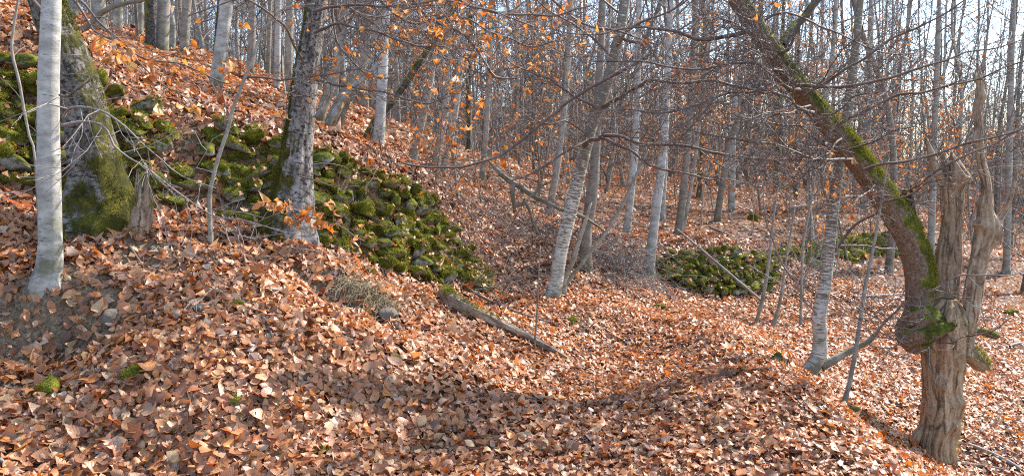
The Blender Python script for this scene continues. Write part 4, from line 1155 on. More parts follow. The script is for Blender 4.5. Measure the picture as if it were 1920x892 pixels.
# ---- grey twigs sweeping down from the pale birch
branch(birch, 'twigp', 5.2, [(117, 236, 9.4), (135, 232, 8.6, 5.1), (165, 230, 7.2, 5.05), (190, 232, 6.5, 5.0), (205, 245, 5.8, 5.0), (218, 272, 5.8, 5.0), (245, 298, 5.0, 5.0), (285, 322, 5.0, 5.0), (330, 362, 4.3, 5.0), (375, 392, 3.6, 5.0), (430, 408, 3.6, 5.0), (490, 425, 2.9, 5.0), (560, 440, 2.2, 5.0)], seed=101, lev=1, dens=3.2, kmax=15, lens=(.25, .6), flat=.6, up=-.04, leaves=.04, rmin=.0025)
branch(birch, 'twigp', 5.2, [(117, 222, 8.6), (130, 205, 7.9, 5.1), (150, 198, 7.2, 5.05), (175, 205, 6.5, 5.0), (205, 216, 5.8, 4.95), (235, 240, 5.0, 4.95), (262, 270, 4.3, 4.9), (300, 300, 3.6, 4.9), (340, 330, 2.9, 4.9), (400, 352, 2.2, 4.9)], seed=102, lev=1, dens=3.2, kmax=12, lens=(.25, .6), flat=.6, up=-.05, rmin=.0025)
branch(birch, 'twig', 5.2, [(112, 176, 7), (130, 180, 6, 5.1), (150, 168, 5, 5.0), (170, 148, 4, 5.0)], seed=103, dens=8, kmax=8)
# leafy boughs hanging in from above
ob1 = branch(birch, 'twig', 5.0, [(102, -60, 9, 5.3), (130, -5, 8, 5.0), (155, 28, 7), (175, 50, 6), (205, 66, 6), (235, 90, 5), (260, 115, 5), (285, 135, 4), (320, 165, 4), (350, 178, 3)][1:], seed=104, dens=5, kmax=18, lens=(.2, .45), up=-.02, leaves=.5, lsize=(.055, .085), indiv=60, wob=.12)
branch(birch, 'twig', 5.0, [(140, 2, 7), (190, 38, 6), (225, 72, 5), (270, 108, 5), (330, 120, 4), (390, 142, 4), (430, 160, 3)], seed=105, dens=5, kmax=18, lens=(.15, .4), up=-.03, leaves=.45, lsize=(.055, .085), indiv=60)
branch(rough, 'twig', 6.2, [(574, 120, 8, 6.5), (540, 60, 7, 6.2), (500, 20, 6, 6.0), (450, -5, 5, 5.9), (400, 10, 4, 5.8), (350, 30, 3, 5.8)], seed=106, dens=5, kmax=16, leaves=.35)
branch(rough, 'twig', 6.2, [(590, 60, 8, 6.6), (640, 45, 7, 6.3), (700, 60, 6, 6.1), (770, 80, 5, 6.0), (850, 95, 4, 5.9), (920, 130, 3, 5.9)], seed=107, dens=6, kmax=22, leaves=.3)
branch(rough, 'twig', 6.2, [(588, 20, 8, 6.6), (650, 8, 7, 6.3), (740, 12, 6, 6.1), (830, 0, 5, 6.0), (920, 22, 4, 5.9), (1000, 50, 3, 5.9)], seed=108, dens=7, kmax=26, leaves=.4)
branch(rough, 'twig', 6.2, [(575, 150, 6, 6.6), (640, 158, 6, 6.3), (720, 172, 5, 6.1), (800, 190, 4, 6.0), (860, 175, 3, 6.0)], seed=109, dens=6, kmax=18, leaves=.4)
branch(rough, 'twig', 6.1, [(540, 395, 4, 6.3), (585, 408, 4, 6.1), (630, 425, 3, 6.0), (680, 450, 3, 6.0)], seed=110, dens=9, kmax=16, leaves=.7, lsize=(.05, .08), indiv=40, lens=(.2, .4))
branch(rough, 'twig', 6.0, [(528, 400, 4, 6.2), (500, 385, 4, 6.0), (470, 380, 3, 5.9)], seed=111, dens=9, kmax=8, leaves=1.0, lsize=(.06, .1), indiv=16, lens=(.25, .5))
branch(rough, 'twig', 6.3, [(560, 330, 4, 6.5), (620, 345, 4, 6.3), (680, 352, 3, 6.2)], seed=112, dens=4, kmax=6, leaves=.1)
# boughs reaching in over the middle
for k, (poly, lv) in enumerate([([(690, -30, 9), (730, 20, 8), (790, 45, 7), (850, 30, 6), (920, 60, 5), (990, 85, 4), (1050, 80, 3)], .5), ([(760, -30, 9), (800, 30, 8), (860, 60, 7), (905, 110, 7), (930, 145, 8), (968, 148, 3)], .25),
                              ([(820, -40, 8), (880, 10, 7), (960, 25, 6), (1040, 30, 5), (1110, 10, 4)], .5), ([(1000, -40, 8), (1060, 20, 7), (1110, 50, 6), (1160, 60, 5), (1230, 85, 4)], .25), ([(640, -30, 8), (620, 30, 7), (640, 90, 5), (690, 140, 4), (740, 150, 3)], .45)]):
    branch(rough if k in (0, 1, 4) else cb, 'twig', 6.6, poly, seed=120 + k, dens=7, kmax=26, leaves=lv, lens=(.18, .45), lsize=(.045, .07))

# ---- trees standing among the trunks behind, each traced where it stands (base pixel, depth, course)
MIDT = [
 # label, material, Y, polyline, crown twigs, leaf share
 ('white birch with a dark knotted foot on the crest right of the rough trunk', 'birch', 9.3, [(704, 305, 32), (710, 260, 27), (714, 200, 24), (718, 130, 22), (722, 60, 17), (728, -10, 15)], 5, .2),
 ('tall white birch on the crest between the pale front birch and the rough trunk', 'birch', 10.0, [(398, 190, 26), (404, 165, 27), (412, 110, 28), (420, 50, 27), (427, -10, 26)], 5, .25),
 ('dark mossy trunk bowed behind the white birch on the crest', 'dark', 10.6, [(683, 285, 18), (690, 255, 18), (706, 225, 16), (735, 192, 15), (762, 155, 14), (790, 110, 13), (815, 75, 12), (850, 20, 11), (870, -30, 10)], 4, .1),
 ('slim grey trunk leaning right just past the crest edge', 'beech', 11.5, [(770, 318, 22), (782, 265, 18), (796, 205, 17), (806, 155, 15), (816, 90, 13), (824, 20, 11)], 5, .2),
 ('left stem of the grey clump behind the rough trunk', 'beech', 11.0, [(590, 262, 24), (606, 200, 22), (628, 140, 20), (642, 70, 18), (650, -10, 16)], 4, .1),
 ('widest leaning stem of the grey clump behind the rough trunk', 'beech', 11.3, [(606, 262, 26), (628, 210, 24), (662, 145, 22), (690, 85, 20), (718, 20, 18)], 4, .1),
 ('low slanting stem of the grey clump behind the rough trunk', 'birch', 10.8, [(604, 256, 14), (625, 215, 13), (660, 165, 12), (690, 140, 10), (730, 90, 8)], 3, 0),
 ('right stem of the grey clump, rising behind the slanting one', 'beechd', 12.0, [(628, 265, 20), (640, 215, 19), (668, 140, 17), (684, 60, 16), (692, -10, 15)], 4, .1),
 ('left stem of a forked pair on the flat below the crest', 'beech', 13.0, [(815, 335, 22), (820, 285, 18), (832, 230, 16), (838, 150, 14), (842, 50, 12)], 5, .2),
 ('right stem of a forked pair on the flat below the crest', 'birch', 13.3, [(824, 335, 18), (838, 290, 15), (850, 235, 13), (862, 150, 12), (868, 50, 10)], 4, .2),
 ('thin trunk with mossy foot standing behind the fallen dead branch', 'beech', 14.0, [(895, 370, 22), (902, 350, 15), (908, 290, 13), (914, 200, 12), (918, 80, 11)], 5, .3),
 ('dark thin trunk with mossy foot left of the fallen dead branch', 'dark', 16.0, [(875, 325, 14), (879, 270, 11), (878, 180, 11), (882, 60, 10)], 4, .2),
 ('grey trunk right of the fallen dead branch', 'beech', 13.5, [(1025, 420, 18), (1038, 350, 15), (1048, 290, 14), (1060, 180, 13), (1068, 60, 11)], 4, .1),
 ('straight pale trunk just right of the middle birch', 'birch', 13.5, [(1174, 443, 18), (1182, 370, 17), (1189, 300, 16), (1194, 210, 14), (1196, 100, 13), (1199, -10, 12)], 5, .15),
 ('pale trunk standing at the left end of the far mossy wall', 'birch', 11.2, [(1215, 518, 25), (1221, 470, 22), (1229, 400, 21), (1238, 330, 20), (1244, 270, 18), (1250, 170, 16), (1255, 60, 14), (1258, -10, 13)], 5, .15),
 ('slim pale trunk close behind the far wall end trunk', 'birch', 15.5, [(1241, 405, 13), (1245, 340, 12), (1248, 280, 12), (1251, 180, 11), (1255, 60, 10)], 4, .1),
 ('brown trunk with flared root just above the far mossy wall', 'beechd', 13.0, [(1269, 455, 24), (1274, 420, 17), (1282, 350, 16), (1290, 260, 14), (1297, 150, 13), (1303, 40, 11)], 5, .15),
 ('thin stem leaning beside the brown trunk above the far wall', 'beech', 13.4, [(1279, 440, 9), (1292, 370, 8), (1303, 300, 8), (1315, 200, 7), (1325, 80, 6)], 3, .1),
 ('short tan crooked trunk with broken dark top on the far floor', 'beechd', 15.5, [(1344, 427, 16), (1349, 380, 15), (1358, 325, 14), (1366, 270, 13), (1380, 235, 13), (1395, 205, 10), (1412, 170, 7)], 3, .3),
 ('short white birch trunk right of the tan crooked trunk', 'birch', 17.5, [(1371, 403, 16), (1372, 340, 14), (1374, 280, 13), (1378, 180, 11), (1382, 60, 9)], 4, .2),
 ('dark slender trunk left of the tan crooked trunk', 'dark', 19.0, [(1311, 370, 12), (1313, 320, 9), (1316, 240, 8), (1318, 100, 8)], 3, .1),
 ('mossy footed slender trunk on the far floor behind the leaning limb', 'dark', 22.0, [(1453, 372, 16), (1455, 320, 12), (1460, 240, 11), (1466, 100, 10)], 3, .2),
 ('dark thin stem between the brown trunk and the short white birch', 'dark', 20.0, [(1494, 415, 9), (1492, 380, 8), (1490, 300, 8), (1495, 150, 7)], 3, .4),
 ('pale slim trunk behind the slim right birch', 'beech', 20.0, [(1618, 400, 16), (1622, 330, 14), (1628, 220, 13), (1632, 60, 12)], 4, .3),
 ('leftmost grey trunk seen past the pale birch at the top of the bank', 'beech', 12.5, [(141, 85, 20), (139, 40, 20), (136, -20, 18)], 2, 0),
 ('broad grey trunk just right of the old mossy giant on the bank', 'beech', 12.0, [(192, 88, 30), (188, 40, 30), (182, -20, 28)], 2, .2),
 ('pale trunk right of the broad grey one on the bank', 'birch', 13.0, [(219, 95, 20), (221, 40, 20), (224, -20, 19)], 2, .1),
 ('very dark trunk among pale ones on the bank', 'dark', 12.0, [(283, 118, 22), (282, 60, 21), (280, -20, 20)], 2, .1),
 ('slender pale trunk left of the very dark trunk', 'birch', 13.5, [(262, 110, 13), (263, 50, 13), (264, -20, 12)], 2, .1),
 ('stout pale trunk right of the very dark trunk', 'beech', 12.2, [(303, 122, 28), (305, 60, 27), (308, -20, 25)], 2, .2),
 ('pale trunk forking low right of the stout pale trunk', 'birch', 13.0, [(318, 122, 14), (324, 60, 14), (316, 15, 14), (304, -20, 12)], 2, .1),
 ('grey trunk left of the tall white birch on the crest', 'beech', 12.8, [(343, 138, 20), (347, 60, 19), (352, -20, 18)], 3, .2),
 ('thin dark pole in front of the grey trunks near the crest', 'dark', 12.0, [(402, 105, 6), (406, 50, 6), (411, -20, 5)], 1, 0),
 ('grey trunk halfway between the white crest birch and the rough trunk', 'beech', 13.5, [(469, 205, 19), (470, 140, 18), (472, 60, 17), (474, -20, 16)], 3, .2),
 ('slim pale trunk nearest the left side of the rough trunk', 'birch', 13.0, [(516, 222, 15), (519, 150, 15), (521, 60, 14), (522, -20, 13)], 3, .1),
 ('thin grey trunk between two pale ones left of the rough trunk', 'beech', 14.0, [(497, 212, 11), (502, 140, 11), (505, 60, 10), (507, -20, 9)], 3, .2),
 ('grey trunk half hidden behind the left edge of the rough trunk', 'beech', 13.2, [(540, 235, 18), (541, 150, 18), (543, 50, 17), (545, -20, 16)], 3, .1),
 ('slanting brown bough like trunk crossing behind the pale birch at the top', 'beechd', 9.2, [(142, 66, 15), (165, 50, 13), (190, 25, 12), (215, 12, 10), (250, 3, 9), (280, -6, 8)], 0, 0),
 ('grey trunk behind the right snag of the old pollard', 'beech', 17.0, [(1745, 470, 16), (1748, 380, 14), (1752, 250, 13), (1758, 80, 11)], 4, .3),
 ('pale grey trunk near the right picture edge', 'beech', 18.0, [(1888, 470, 15), (1890, 380, 14), (1893, 250, 13), (1898, 80, 11)], 4, .3),
]
for i, (lab, mt, Y, poly, cn, lf) in enumerate(MIDT):
    tree('birch_tree' if mt in ('birch',) else 'bare_tree', lab, 'tree', mt, Y, poly, seed=200 + i, amp=.05, sides=16, step=.07, flare=.55, flare_h=.10, crown_n=int(cn * 1.7), group='trees standing behind the path', step_leaf=lf * .5, top=2.)

# ---- prototypes for the wood behind
def proto(k, h, r0, mat, leafy=0., nb=34, lean=.10, low=.06, twig='twig', blen=(.9, 2.4)):
    rs = np.random.default_rng(900 + k)
    n = 9
    zz = np.linspace(-.15, h, n)
    dx = np.cumsum(rs.normal(0, lean * h / n, (n, 2)), 0)
    pts = np.stack([dx[:, 0] - dx[0, 0], dx[:, 1] - dx[0, 1], zz], -1)
    rad = r0 * .78 * (1 - .8 * np.linspace(0, 1, n) ** .9)
    me, p, r, T = trunk_mesh('trunk', pts, rad, M[mat], sides=9, step=.4, amp=.06, seed=900 + k, flare=.3, flare_h=.2, cap=False)
    tw = Tubes(); ends = []; leafy = leafy * .2 if h > 6 else leafy * .7; nb = int(nb * 1.6)
    for j in range(nb):
        t = low + (.97 - low) * (j + rs.random()) / nb
        i = min(int(t * (len(p) - 1)), len(p) - 2)
        a = rs.random() * 6.283; el = rs.uniform(.15, .85)
        d = np.array((math.cos(a) * math.cos(el), math.sin(a) * math.cos(el), math.sin(el)))
        L = rs.uniform(*blen) * (1.15 - .6 * t)
        grow(tw, p[i], d, L, min(r[i] * .5, .006 + .006 * L), 1, rs, .7, .06, .0042, 3.0, .14, ends, 6)
    cv, cf, cu = tw.arrays(3)
    mc = mesh_np('crown', cv, [cf], cu, mats=[M[twig]])
    ml = None; g = None
    if leafy:
        g = hang_leaves(ends, rs, leafy, (.05, .085), 'far')
        if g: ml = mesh_np('leaves', g[0], [g[1]], g[2], g[3], [M['hang']])
    # one-mesh version
    tv = np.empty(len(me.vertices) * 3, np.float32); me.vertices.foreach_get('co', tv); tv = tv.reshape(-1, 3)
    tf = np.array([list(q.vertices) for q in me.polygons]); 
    uvl = np.zeros((len(tv), 2)); 
    for q in me.loops: pass
    ul = np.empty(len(me.loops) * 2, np.float32); me.uv_layers[0].data.foreach_get('uv', ul); li = np.empty(len(me.loops), np.int32); me.loops.foreach_get('vertex_index', li); uvl[li] = ul.reshape(-1, 2)
    Vv = [tv, cv]; Ff = [tf, cf + len(tv)]; Uu = [uvl, cu]; mi = [0] * len(tf) + [1] * len(cf); Cc = [np.full((len(tv) + len(cv), 3), .3)]
    if g:
        Ff.append(g[1] + len(tv) + len(cv)); Vv.append(g[0]); Uu.append(g[2]); Cc.append(g[3]); mi += [2] * len(g[1])
    mw = mesh_np('bare_tree', np.concatenate(Vv), Ff, np.concatenate(Uu), np.concatenate(Cc), [M[mat], M[twig], M['hang']], fmat=mi)
    return me, mc, ml, mw
PRO = [proto(0, 13, .085, 'beech'), proto(1, 12, .07, 'beech', .08), proto(2, 14, .10, 'beechd', .05), proto(3, 11, .05, 'beechd', .15, 30),
       proto(4, 12.5, .075, 'birch', 0, 26), proto(5, 9, .03, 'beech', .3, 30, .07), proto(6, 13, .09, 'beech', 0, 40), proto(7, 8, .022, 'beechd', .3, 26, .09, blen=(.6, 1.6)),
       proto(8, 13, .06, 'beech', .04, 36), proto(9, 14, .12, 'beechd', 0, 40)]
SAP = [proto(20, 3.6, .014, 'beechd', .75, 20, .08, .15, blen=(.5, 1.1)), proto(21, 4.6, .018, 'beech', .6, 24, .09, .12, blen=(.5, 1.3)), proto(22, 2.6, .010, 'beechd', .5, 14, .1, .1, blen=(.35, .8))]
rsb = np.random.default_rng(77)
taken = []
for o in bpy.data.objects:
    if o.parent is None and o.get('category') in ('tree', 'sapling'): taken.append(np.array(o.location)[:2])
def free(x, y, dmin):
    for q in taken:
        if (q[0] - x) ** 2 + (q[1] - y) ** 2 < dmin * dmin: return False
    return True
LANDM = [(20, 'the left picture edge'), (165, 'the old mossy giant'), (283, 'the very dark bank trunk'), (412, 'the white crest birch'), (570, 'the rough barked trunk'), (640, 'the leaning grey clump'), (712, 'the knotted white birch'),
         (826, 'the forked pair'), (905, 'the mossy footed trunk'), (1000, 'the propped dead branch'), (1090, 'the middle birch'), (1185, 'the straight pale trunk'), (1232, 'the wall end trunk'),
         (1285, 'the brown flared trunk'), (1352, 'the tan crooked trunk'), (1455, 'the slender mossy trunk'), (1562, 'the slim bent birch'), (1640, 'the leaning limb'), (1710, 'the dark hollow stub'), (1785, 'the pollard snag'), (1845, 'the knotty pollard stem'), (1905, 'the right picture edge')]
USED = {}
def landmark_label(x, y, z, kind, r):
    px, py = topix(np.array((x, y, z + 1.)))
    lx, ln_ = min(LANDM, key=lambda q: abs(q[0] - px))
    side = 'left of' if px < lx - 7 else ('right of' if px > lx + 7 else 'directly behind')
    near_ = 'close ' if abs(px - lx) < 22 and not side.startswith('dir') else ''
    dep = ['nearest', 'fairly near', 'middle distance', 'more distant', 'deep'][int(np.searchsorted([19, 25, 32, 40], y))]
    th = 'thin' if r < .045 else ('slim' if r < .075 else 'stout')
    lab = '%s %s %s tree, %s%s %s' % (dep, th, kind, near_, side, ln_)
    USED[lab] = USED.get(lab, 0) + 1
    return lab
KIND_ = {'beech': 'grey', 'birch': 'pale', 'beechd': 'brown'}
PRR = [.085, .07, .10, .05, .075, .03, .09, .022, .06, .12]
PM = ['beech', 'beech', 'beechd', 'beechd', 'birch', 'beech', 'beech', 'beechd', 'beech', 'beechd']
nb_ = 0; tries = 0
while nb_ < 270 and tries < 20000:
    tries += 1
    y = (13.5 ** 1.6 + (48 ** 1.6 - 13.5 ** 1.6) * rsb.random()) ** (1 / 1.6)
    x = (rsb.random() * 2 - 1) * (y * .69 + 1.0)
    px, py = topix(np.array((x, y, float(gzat(x, y)))))
    if y < 22 and 880 < px < 1500 and rsb.random() < .75: continue      # the open floor beyond the bend
    if y < 24 and px > 1440 and rsb.random() < .65: continue
    if not free(x, y, .75 if y < 25 else .55): continue
    taken.append(np.array((x, y)))
    k = int(rsb.integers(len(PRO)))
    if y >= 26: k = k // 2 * 2
    me, mc, ml, mw = PRO[k]
    loc = (x, y, float(gzat(x, y)) - .02); rz = rsb.random() * 6.28; s = rsb.uniform(.85, 1.2)
    if y < 26:
        root = empty('bare_tree', loc)
        obj('trunk', me, root); tag(obj('crown', mc, root), kind='stuff')
        if ml: tag(obj('leaves', ml, root), kind='stuff')
    else:
        root = obj('bare_tree', mw, None, loc)
    root.rotation_euler = (rsb.normal(0, .05), rsb.normal(0, .05), rz); root.scale = (s, s, s * rsb.uniform(.9, 1.1))
    tag(root, landmark_label(x, y, loc[2], KIND_[PM[k]], PRR[k] * .78 * s), 'tree', 'trees of the wood behind')
    nb_ += 1
# young leafy beeches
ns_ = 0; tries = 0
while ns_ < 46 and tries < 4000:
    tries += 1
    if ns_ < 26: px, py = rsb.uniform(1440, 1920), rsb.uniform(395, 470)
    else: px, py = rsb.uniform(780, 1440), rsb.uniform(318, 400)
    g = G(px, py)
    if not free(g[0], g[1], .35): continue
    taken.append(g[:2])
    k = int(rsb.integers(3)); me, mc, ml, mw = SAP[k]
    root = empty('beech_sapling', g); obj('trunk', me, root); tag(obj('crown', mc, root), kind='stuff'); tag(obj('leaves', ml, root), kind='stuff')
    root.rotation_euler = (rsb.normal(0, .08), rsb.normal(0, .08), rsb.random() * 6.28); s = rsb.uniform(.8, 1.25); root.scale = (s, s, s)
    tag(root, landmark_label(g[0], g[1], g[2] - 1., ['small leafy', 'tall leafy', 'tiny leafy'][k], .09).replace('stout ', '').replace(' tree,', ' young beech,'), 'sapling', 'young beeches with orange leaves')
    ns_ += 1

# leafless thin poles between them
BP = [proto(30, 5.5, .016, 'beech', 0, 9, .10, .2, blen=(.4, 1.0)), proto(31, 7., .024, 'beechd', 0, 10, .09, .2, blen=(.4, 1.2)), proto(32, 4.2, .012, 'beech', 0, 9, .14, .15, blen=(.3, .9))]
np_ = 0; tries = 0
while np_ < 110 and tries < 5000:
    tries += 1
    y = rsb.uniform(11.5, 30); x = (rsb.random() * 2 - 1) * y * .66
    px, py = topix(np.array((x, y, float(gzat(x, y)))))
    if px < 700 and y < 12.5: continue
    if y < 14 and 1180 < px < 1500: continue
    if not free(x, y, .3): continue
    taken.append(np.array((x, y)))
    k = int(rsb.integers(3)); me, mc, ml, mw = BP[k]
    loc = (x, y, float(gzat(x, y)) - .02)
    root = empty('bare_sapling', loc); obj('trunk', me, root); tag(obj('crown', mc, root), kind='stuff')
    root.rotation_euler = (rsb.normal(0, .16), rsb.normal(0, .16), rsb.random() * 6.28); s = rsb.uniform(.8, 1.3); root.scale = (s, s, s)
    tag(root, landmark_label(x, y, loc[2], ['grey', 'brown', 'short grey'][k], .02).replace('thin ', 'bare ').replace(' tree,', ' pole sapling,'), 'sapling', 'bare pole saplings between the trunks')
    np_ += 1

# the far wood reads as one mass: copies of the same trees on scattered points
pc = bpy.data.collections.new('far_forest_trees')
for q in PRO[1::2]: bpy.data.meshes.remove(q[3])
for q in SAP + BP: bpy.data.meshes.remove(q[3])
for q in PRO[::2]:
    o = bpy.data.objects.new('bare_tree', q[3]); pc.objects.link(o)
NF = 2600
yf = (46 ** 2 + (165 ** 2 - 46 ** 2) * rsb.random(NF)) ** .5
xf = (rsb.random(NF) * 2 - 1) * (yf * .74 + 2)
thin = rsb.random(NF) < np.where(xf / yf > .30, .6, 1.)
xf, yf = xf[thin], yf[thin]; NF = len(xf)
fm = bpy.data.meshes.new('far_forest')
fm.vertices.add(NF); fm.vertices.foreach_set('co', np.stack([xf, yf, gzat(xf, yf)], -1).astype(np.float32).ravel())
ar = fm.attributes.new('rot', 'FLOAT_VECTOR', 'POINT'); ar.data.foreach_set('vector', np.stack([rsb.normal(0, .04, NF), rsb.normal(0, .04, NF), rsb.random(NF) * 6.28], -1).astype(np.float32).ravel())
sc_ = fm.attributes.new('size', 'FLOAT', 'POINT'); sc_.data.foreach_set('value', rsb.uniform(.9, 1.5, NF).astype(np.float32))
ff = obj('far_forest', fm); tag(ff, 'mass of bare trunks of the far wood', kind='stuff')
ngp = bpy.data.node_groups.new('far_forest', 'GeometryNodeTree')
ngp.interface.new_socket('Geometry', in_out='INPUT', socket_type='NodeSocketGeometry')
ngp.interface.new_socket('Geometry', in_out='OUTPUT', socket_type='NodeSocketGeometry')
a = ngp.nodes.new('NodeGroupInput'); b = ngp.nodes.new('NodeGroupOutput')
ip = ngp.nodes.new('GeometryNodeInstanceOnPoints'); ci = ngp.nodes.new('GeometryNodeCollectionInfo')
ci.inputs[0].default_value = pc; ci.inputs['Separate Children'].default_value = True; ci.inputs['Reset Children'].default_value = True
r_ = ngp.nodes.new('GeometryNodeInputNamedAttribute'); r_.data_type = 'FLOAT_VECTOR'; r_.inputs[0].default_value = 'rot'
s_ = ngp.nodes.new('GeometryNodeInputNamedAttribute'); s_.data_type = 'FLOAT'; s_.inputs[0].default_value = 'size'
ngp.links.new(a.outputs[0], ip.inputs['Points']); ngp.links.new(ci.outputs[0], ip.inputs['Instance'])
ip.inputs['Pick Instance'].default_value = True
ngp.links.new(r_.outputs[0], ip.inputs['Rotation']); ngp.links.new(s_.outputs[0], ip.inputs['Scale'])
ngp.links.new(ip.outputs[0], b.inputs[0])
md = ff.modifiers.new('scatter', 'NODES'); md.node_group = ngp

# ================================================================== DEAD WOOD, BRUSH, GRASS
def log(name, label, cat, poly, mat, lift, seed=1, moss_=0, sides=20, Yd=None, amp=.16, subs=(), flut=.08):
    pts = []; rad = []
    for i, q in enumerate(poly):
        if Yd is None:
            g = G(q[0], q[1] + q[2] * .3); y = g[1] - .03
        else: y = Yd if len(q) < 4 else q[3]
        p = P(q[0], q[1], y)
        if Yd is None: p = g + np.array((0, 0, lift + q[2] * .25 / F * y))
        pts.append(p); rad.append(q[2] * .5 / F * y)
    root = empty(name, pts[0]); tag(root, label, cat)
    o_ = np.array(root.location)
    me, *_ = trunk_mesh('wood', np.array(pts) - o_, np.array(rad), M[mat], sides=sides, step=.03, amp=amp, freq=(4, 4), seed=seed, flut=flut, jag=.04)
    w = obj('wood', me, root)
    for k, sp in enumerate(subs):
        pp, rr = px_poly(sp, Yd or pts[0][1])
        m2, *_ = trunk_mesh('stub', np.array(pp) - o_, np.array(rr), M[mat], sides=8, step=.04, amp=.15, seed=seed + k)
        obj('stub', m2, root)
    if moss_:
        moss_on(root, w, rs0, moss_, lambda V, N: smooth(.3, .8, N[:, 2] + .5 * fbm(V * 5, 3, 2)) * smooth(.75, .3, np.linalg.norm(V, axis=1)), .013)
    return root
log('driftwood_log', 'weathered brown log with a mossy upper end lying down the slope beside the path', 'log',
    [(832, 558, 26), (848, 572, 27), (880, 590, 22), (920, 608, 19), (960, 628, 16), (1000, 648, 13), (1035, 666, 10), (1068, 686, 5)], 'log', .05, 3, 1800, 26)
log('dead_branch', 'dead broken branch with hanging stubs propped left of the middle birch', 'dead branch',
    [(917, 303, 4, 10.0), (935, 322, 9, 9.9), (954, 338, 11, 9.8), (978, 352, 10, 9.7), (1000, 368, 9, 9.6), (1025, 380, 8, 9.5), (1052, 393, 7, 9.4), (1090, 405, 6, 9.3), (1130, 430, 4, 9.3)], 'beechd', 0, 5, 0, 14, 9.7,
    subs=[[(962, 345, 11), (961, 365, 10), (964, 385, 8), (965, 398, 6)], [(965, 383, 9), (980, 383, 9), (985, 372, 6)], [(985, 378, 7), (995, 400, 6), (1002, 425, 5), (1015, 445, 3)], [(1000, 366, 6), (1015, 350, 5), (1035, 340, 3)]])
STK = [('long pale stick slanting down across the far mossy wall', [(1270, 430, 3, 11.6), (1300, 455, 4, 11.2), (1360, 506, 5, 10.8), (1426, 562, 5, 10.3)], 'twigp', 0),
       ('thin brown stick lying over the top of the far mossy wall', [(1330, 425, 4, 13.2), (1370, 445, 5, 13.0), (1420, 475, 5, 12.6), (1460, 500, 4, 12.3)], 'twig', 0),
       ('curved thin stick on the path below the left end of the far wall', [(1222, 518, 4), (1260, 535, 4), (1310, 558, 3)], 'twig', 1),
       ('long dark stick on the slope above the driftwood log', [(870, 545, 5), (930, 575, 5), (985, 598, 5), (1045, 615, 4)], 'twig', 1),
       ('thick bleached stick with two forks in the lower right corner', [(1815, 840, 8), (1850, 852, 8), (1890, 872, 9), (1915, 890, 9)], 'twigp', 1),
       ('dark stick lying beside the bleached forked stick in the lower right corner', [(1780, 872, 6), (1830, 880, 7), (1880, 886, 6)], 'log', 1),
       ('bleached short twig at the right edge on the brown slope', [(1893, 654, 5), (1908, 648, 5), (1922, 645, 4)], 'twigp', 1),
       ('brown twig lying in the leaves left of the rough trunk', [(330, 480, 4), (380, 490, 4), (430, 500, 5), (470, 488, 4), (500, 455, 6)], 'log', 1),
       ('thin grey twig in the middle of the path leaves', [(1050, 660, 4), (1100, 658, 4), (1150, 655, 3)], 'twig', 1),
       ('short pale twig among big leaves in the bottom left corner', [(0, 872, 9), (20, 885, 8), (45, 900, 7)], 'twigp', 1),
       ('thin grey stick among leaves at bottom left', [(135, 875, 7), (155, 884, 6), (180, 896, 5)], 'twigp', 1),
       ('slender stick on the leafy slope below the old stump', [(300, 540, 3), (345, 560, 3), (372, 600, 3)], 'twig', 1),
       ('grey stick on the flat forest floor behind the driftwood log', [(1000, 440, 5), (1040, 447, 5), (1090, 455, 4)], 'twigp', 1),
       ('grey stick lying across the far floor behind the leaning limb', [(1440, 400, 5), (1490, 392, 5), (1540, 378, 4)], 'twigp', 1),
       ('pale stick on the ground left of the old pollard', [(1600, 560, 4), (1660, 556, 4), (1720, 552, 3)], 'twigp', 1),
       ('bleached stick lying on the far slope right of the pollard snag', [(1650, 462, 4), (1700, 455, 4), (1760, 462, 4)], 'twigp', 1),
       ('thin dark stick running down the bank under the crest', [(770, 318, 5), (850, 370, 5), (905, 410, 4)], 'twig', 1)]
for k, (lab, poly, mt, on) in enumerate(STK):
    pts = []; rad = []
    for q in poly:
        if on:
            g = G(q[0], min(q[1], 905)); p = g + np.array((0, 0, .03))
        else: p = P(q[0], q[1], q[3])
        pts.append(p); rad.append(q[2] * .5 / F * p[1])
    p, r = resample(pts, rad, .06)
    if on: p[:, 2] = np.maximum(p[:, 2], gzat(p[:, 0], p[:, 1]) + .028)
    T_ = Tubes(); T_.add(p, r)
    p0 = p[0]
    v, f, u = T_.arrays(7, p0)
    o = obj('fallen_stick', mesh_np('fallen_stick', v, [f], u, mats=[M[mt]]), None, tuple(p0)); tag(o, lab, 'stick', 'fallen sticks')

def brush(name, label, centre, n, spread, length, mat, seed, up=.5, droop=-.10, dirv=None, rr=.0045, lev=1, kind=None, twist=.5):
    rs = np.random.default_rng(seed); c = G(*centre)
    root = empty(name, c); tag(root, label, 'brush')
    T_ = Tubes(); e = []
    for k in range(n):
        q = c + np.array((rs.normal(0, spread), rs.normal(0, spread), 0)); q[2] = gzat(q[0], q[1])
        a = rs.random() * 6.28
        d = np.array((math.cos(a), math.sin(a), up + rs.normal(0, .3))) if dirv is None else np.array(dirv) + rs.normal(0, twist, 3)
        grow(T_, q, nrm(d), rs.uniform(*length), rr * rs.uniform(1, 1.8), lev, rs, .8, droop, rr * .7, 4., .12, e, 5)
    o = T_.build('twigs', M[mat], root, 3, c); tag(o, kind='stuff')
    return root
brush('brush_pile', 'tangle of fallen brown twigs on the bank left of the middle birch', (965, 440), 85, .42, (.5, 1.3), 'twig', 301)
brush('brush_pile', 'tangle of grey twigs heaped right behind the middle birch', (1090, 470), 95, .45, (.5, 1.3), 'twig', 302)
brush('brush_pile', 'dense dry stems hanging over the bank edge left of the far wall', (1150, 500), 200, .32, (.3, .8), 'twigp', 303, dirv=(.45, -.4, -.1), droop=-.16, lev=2)
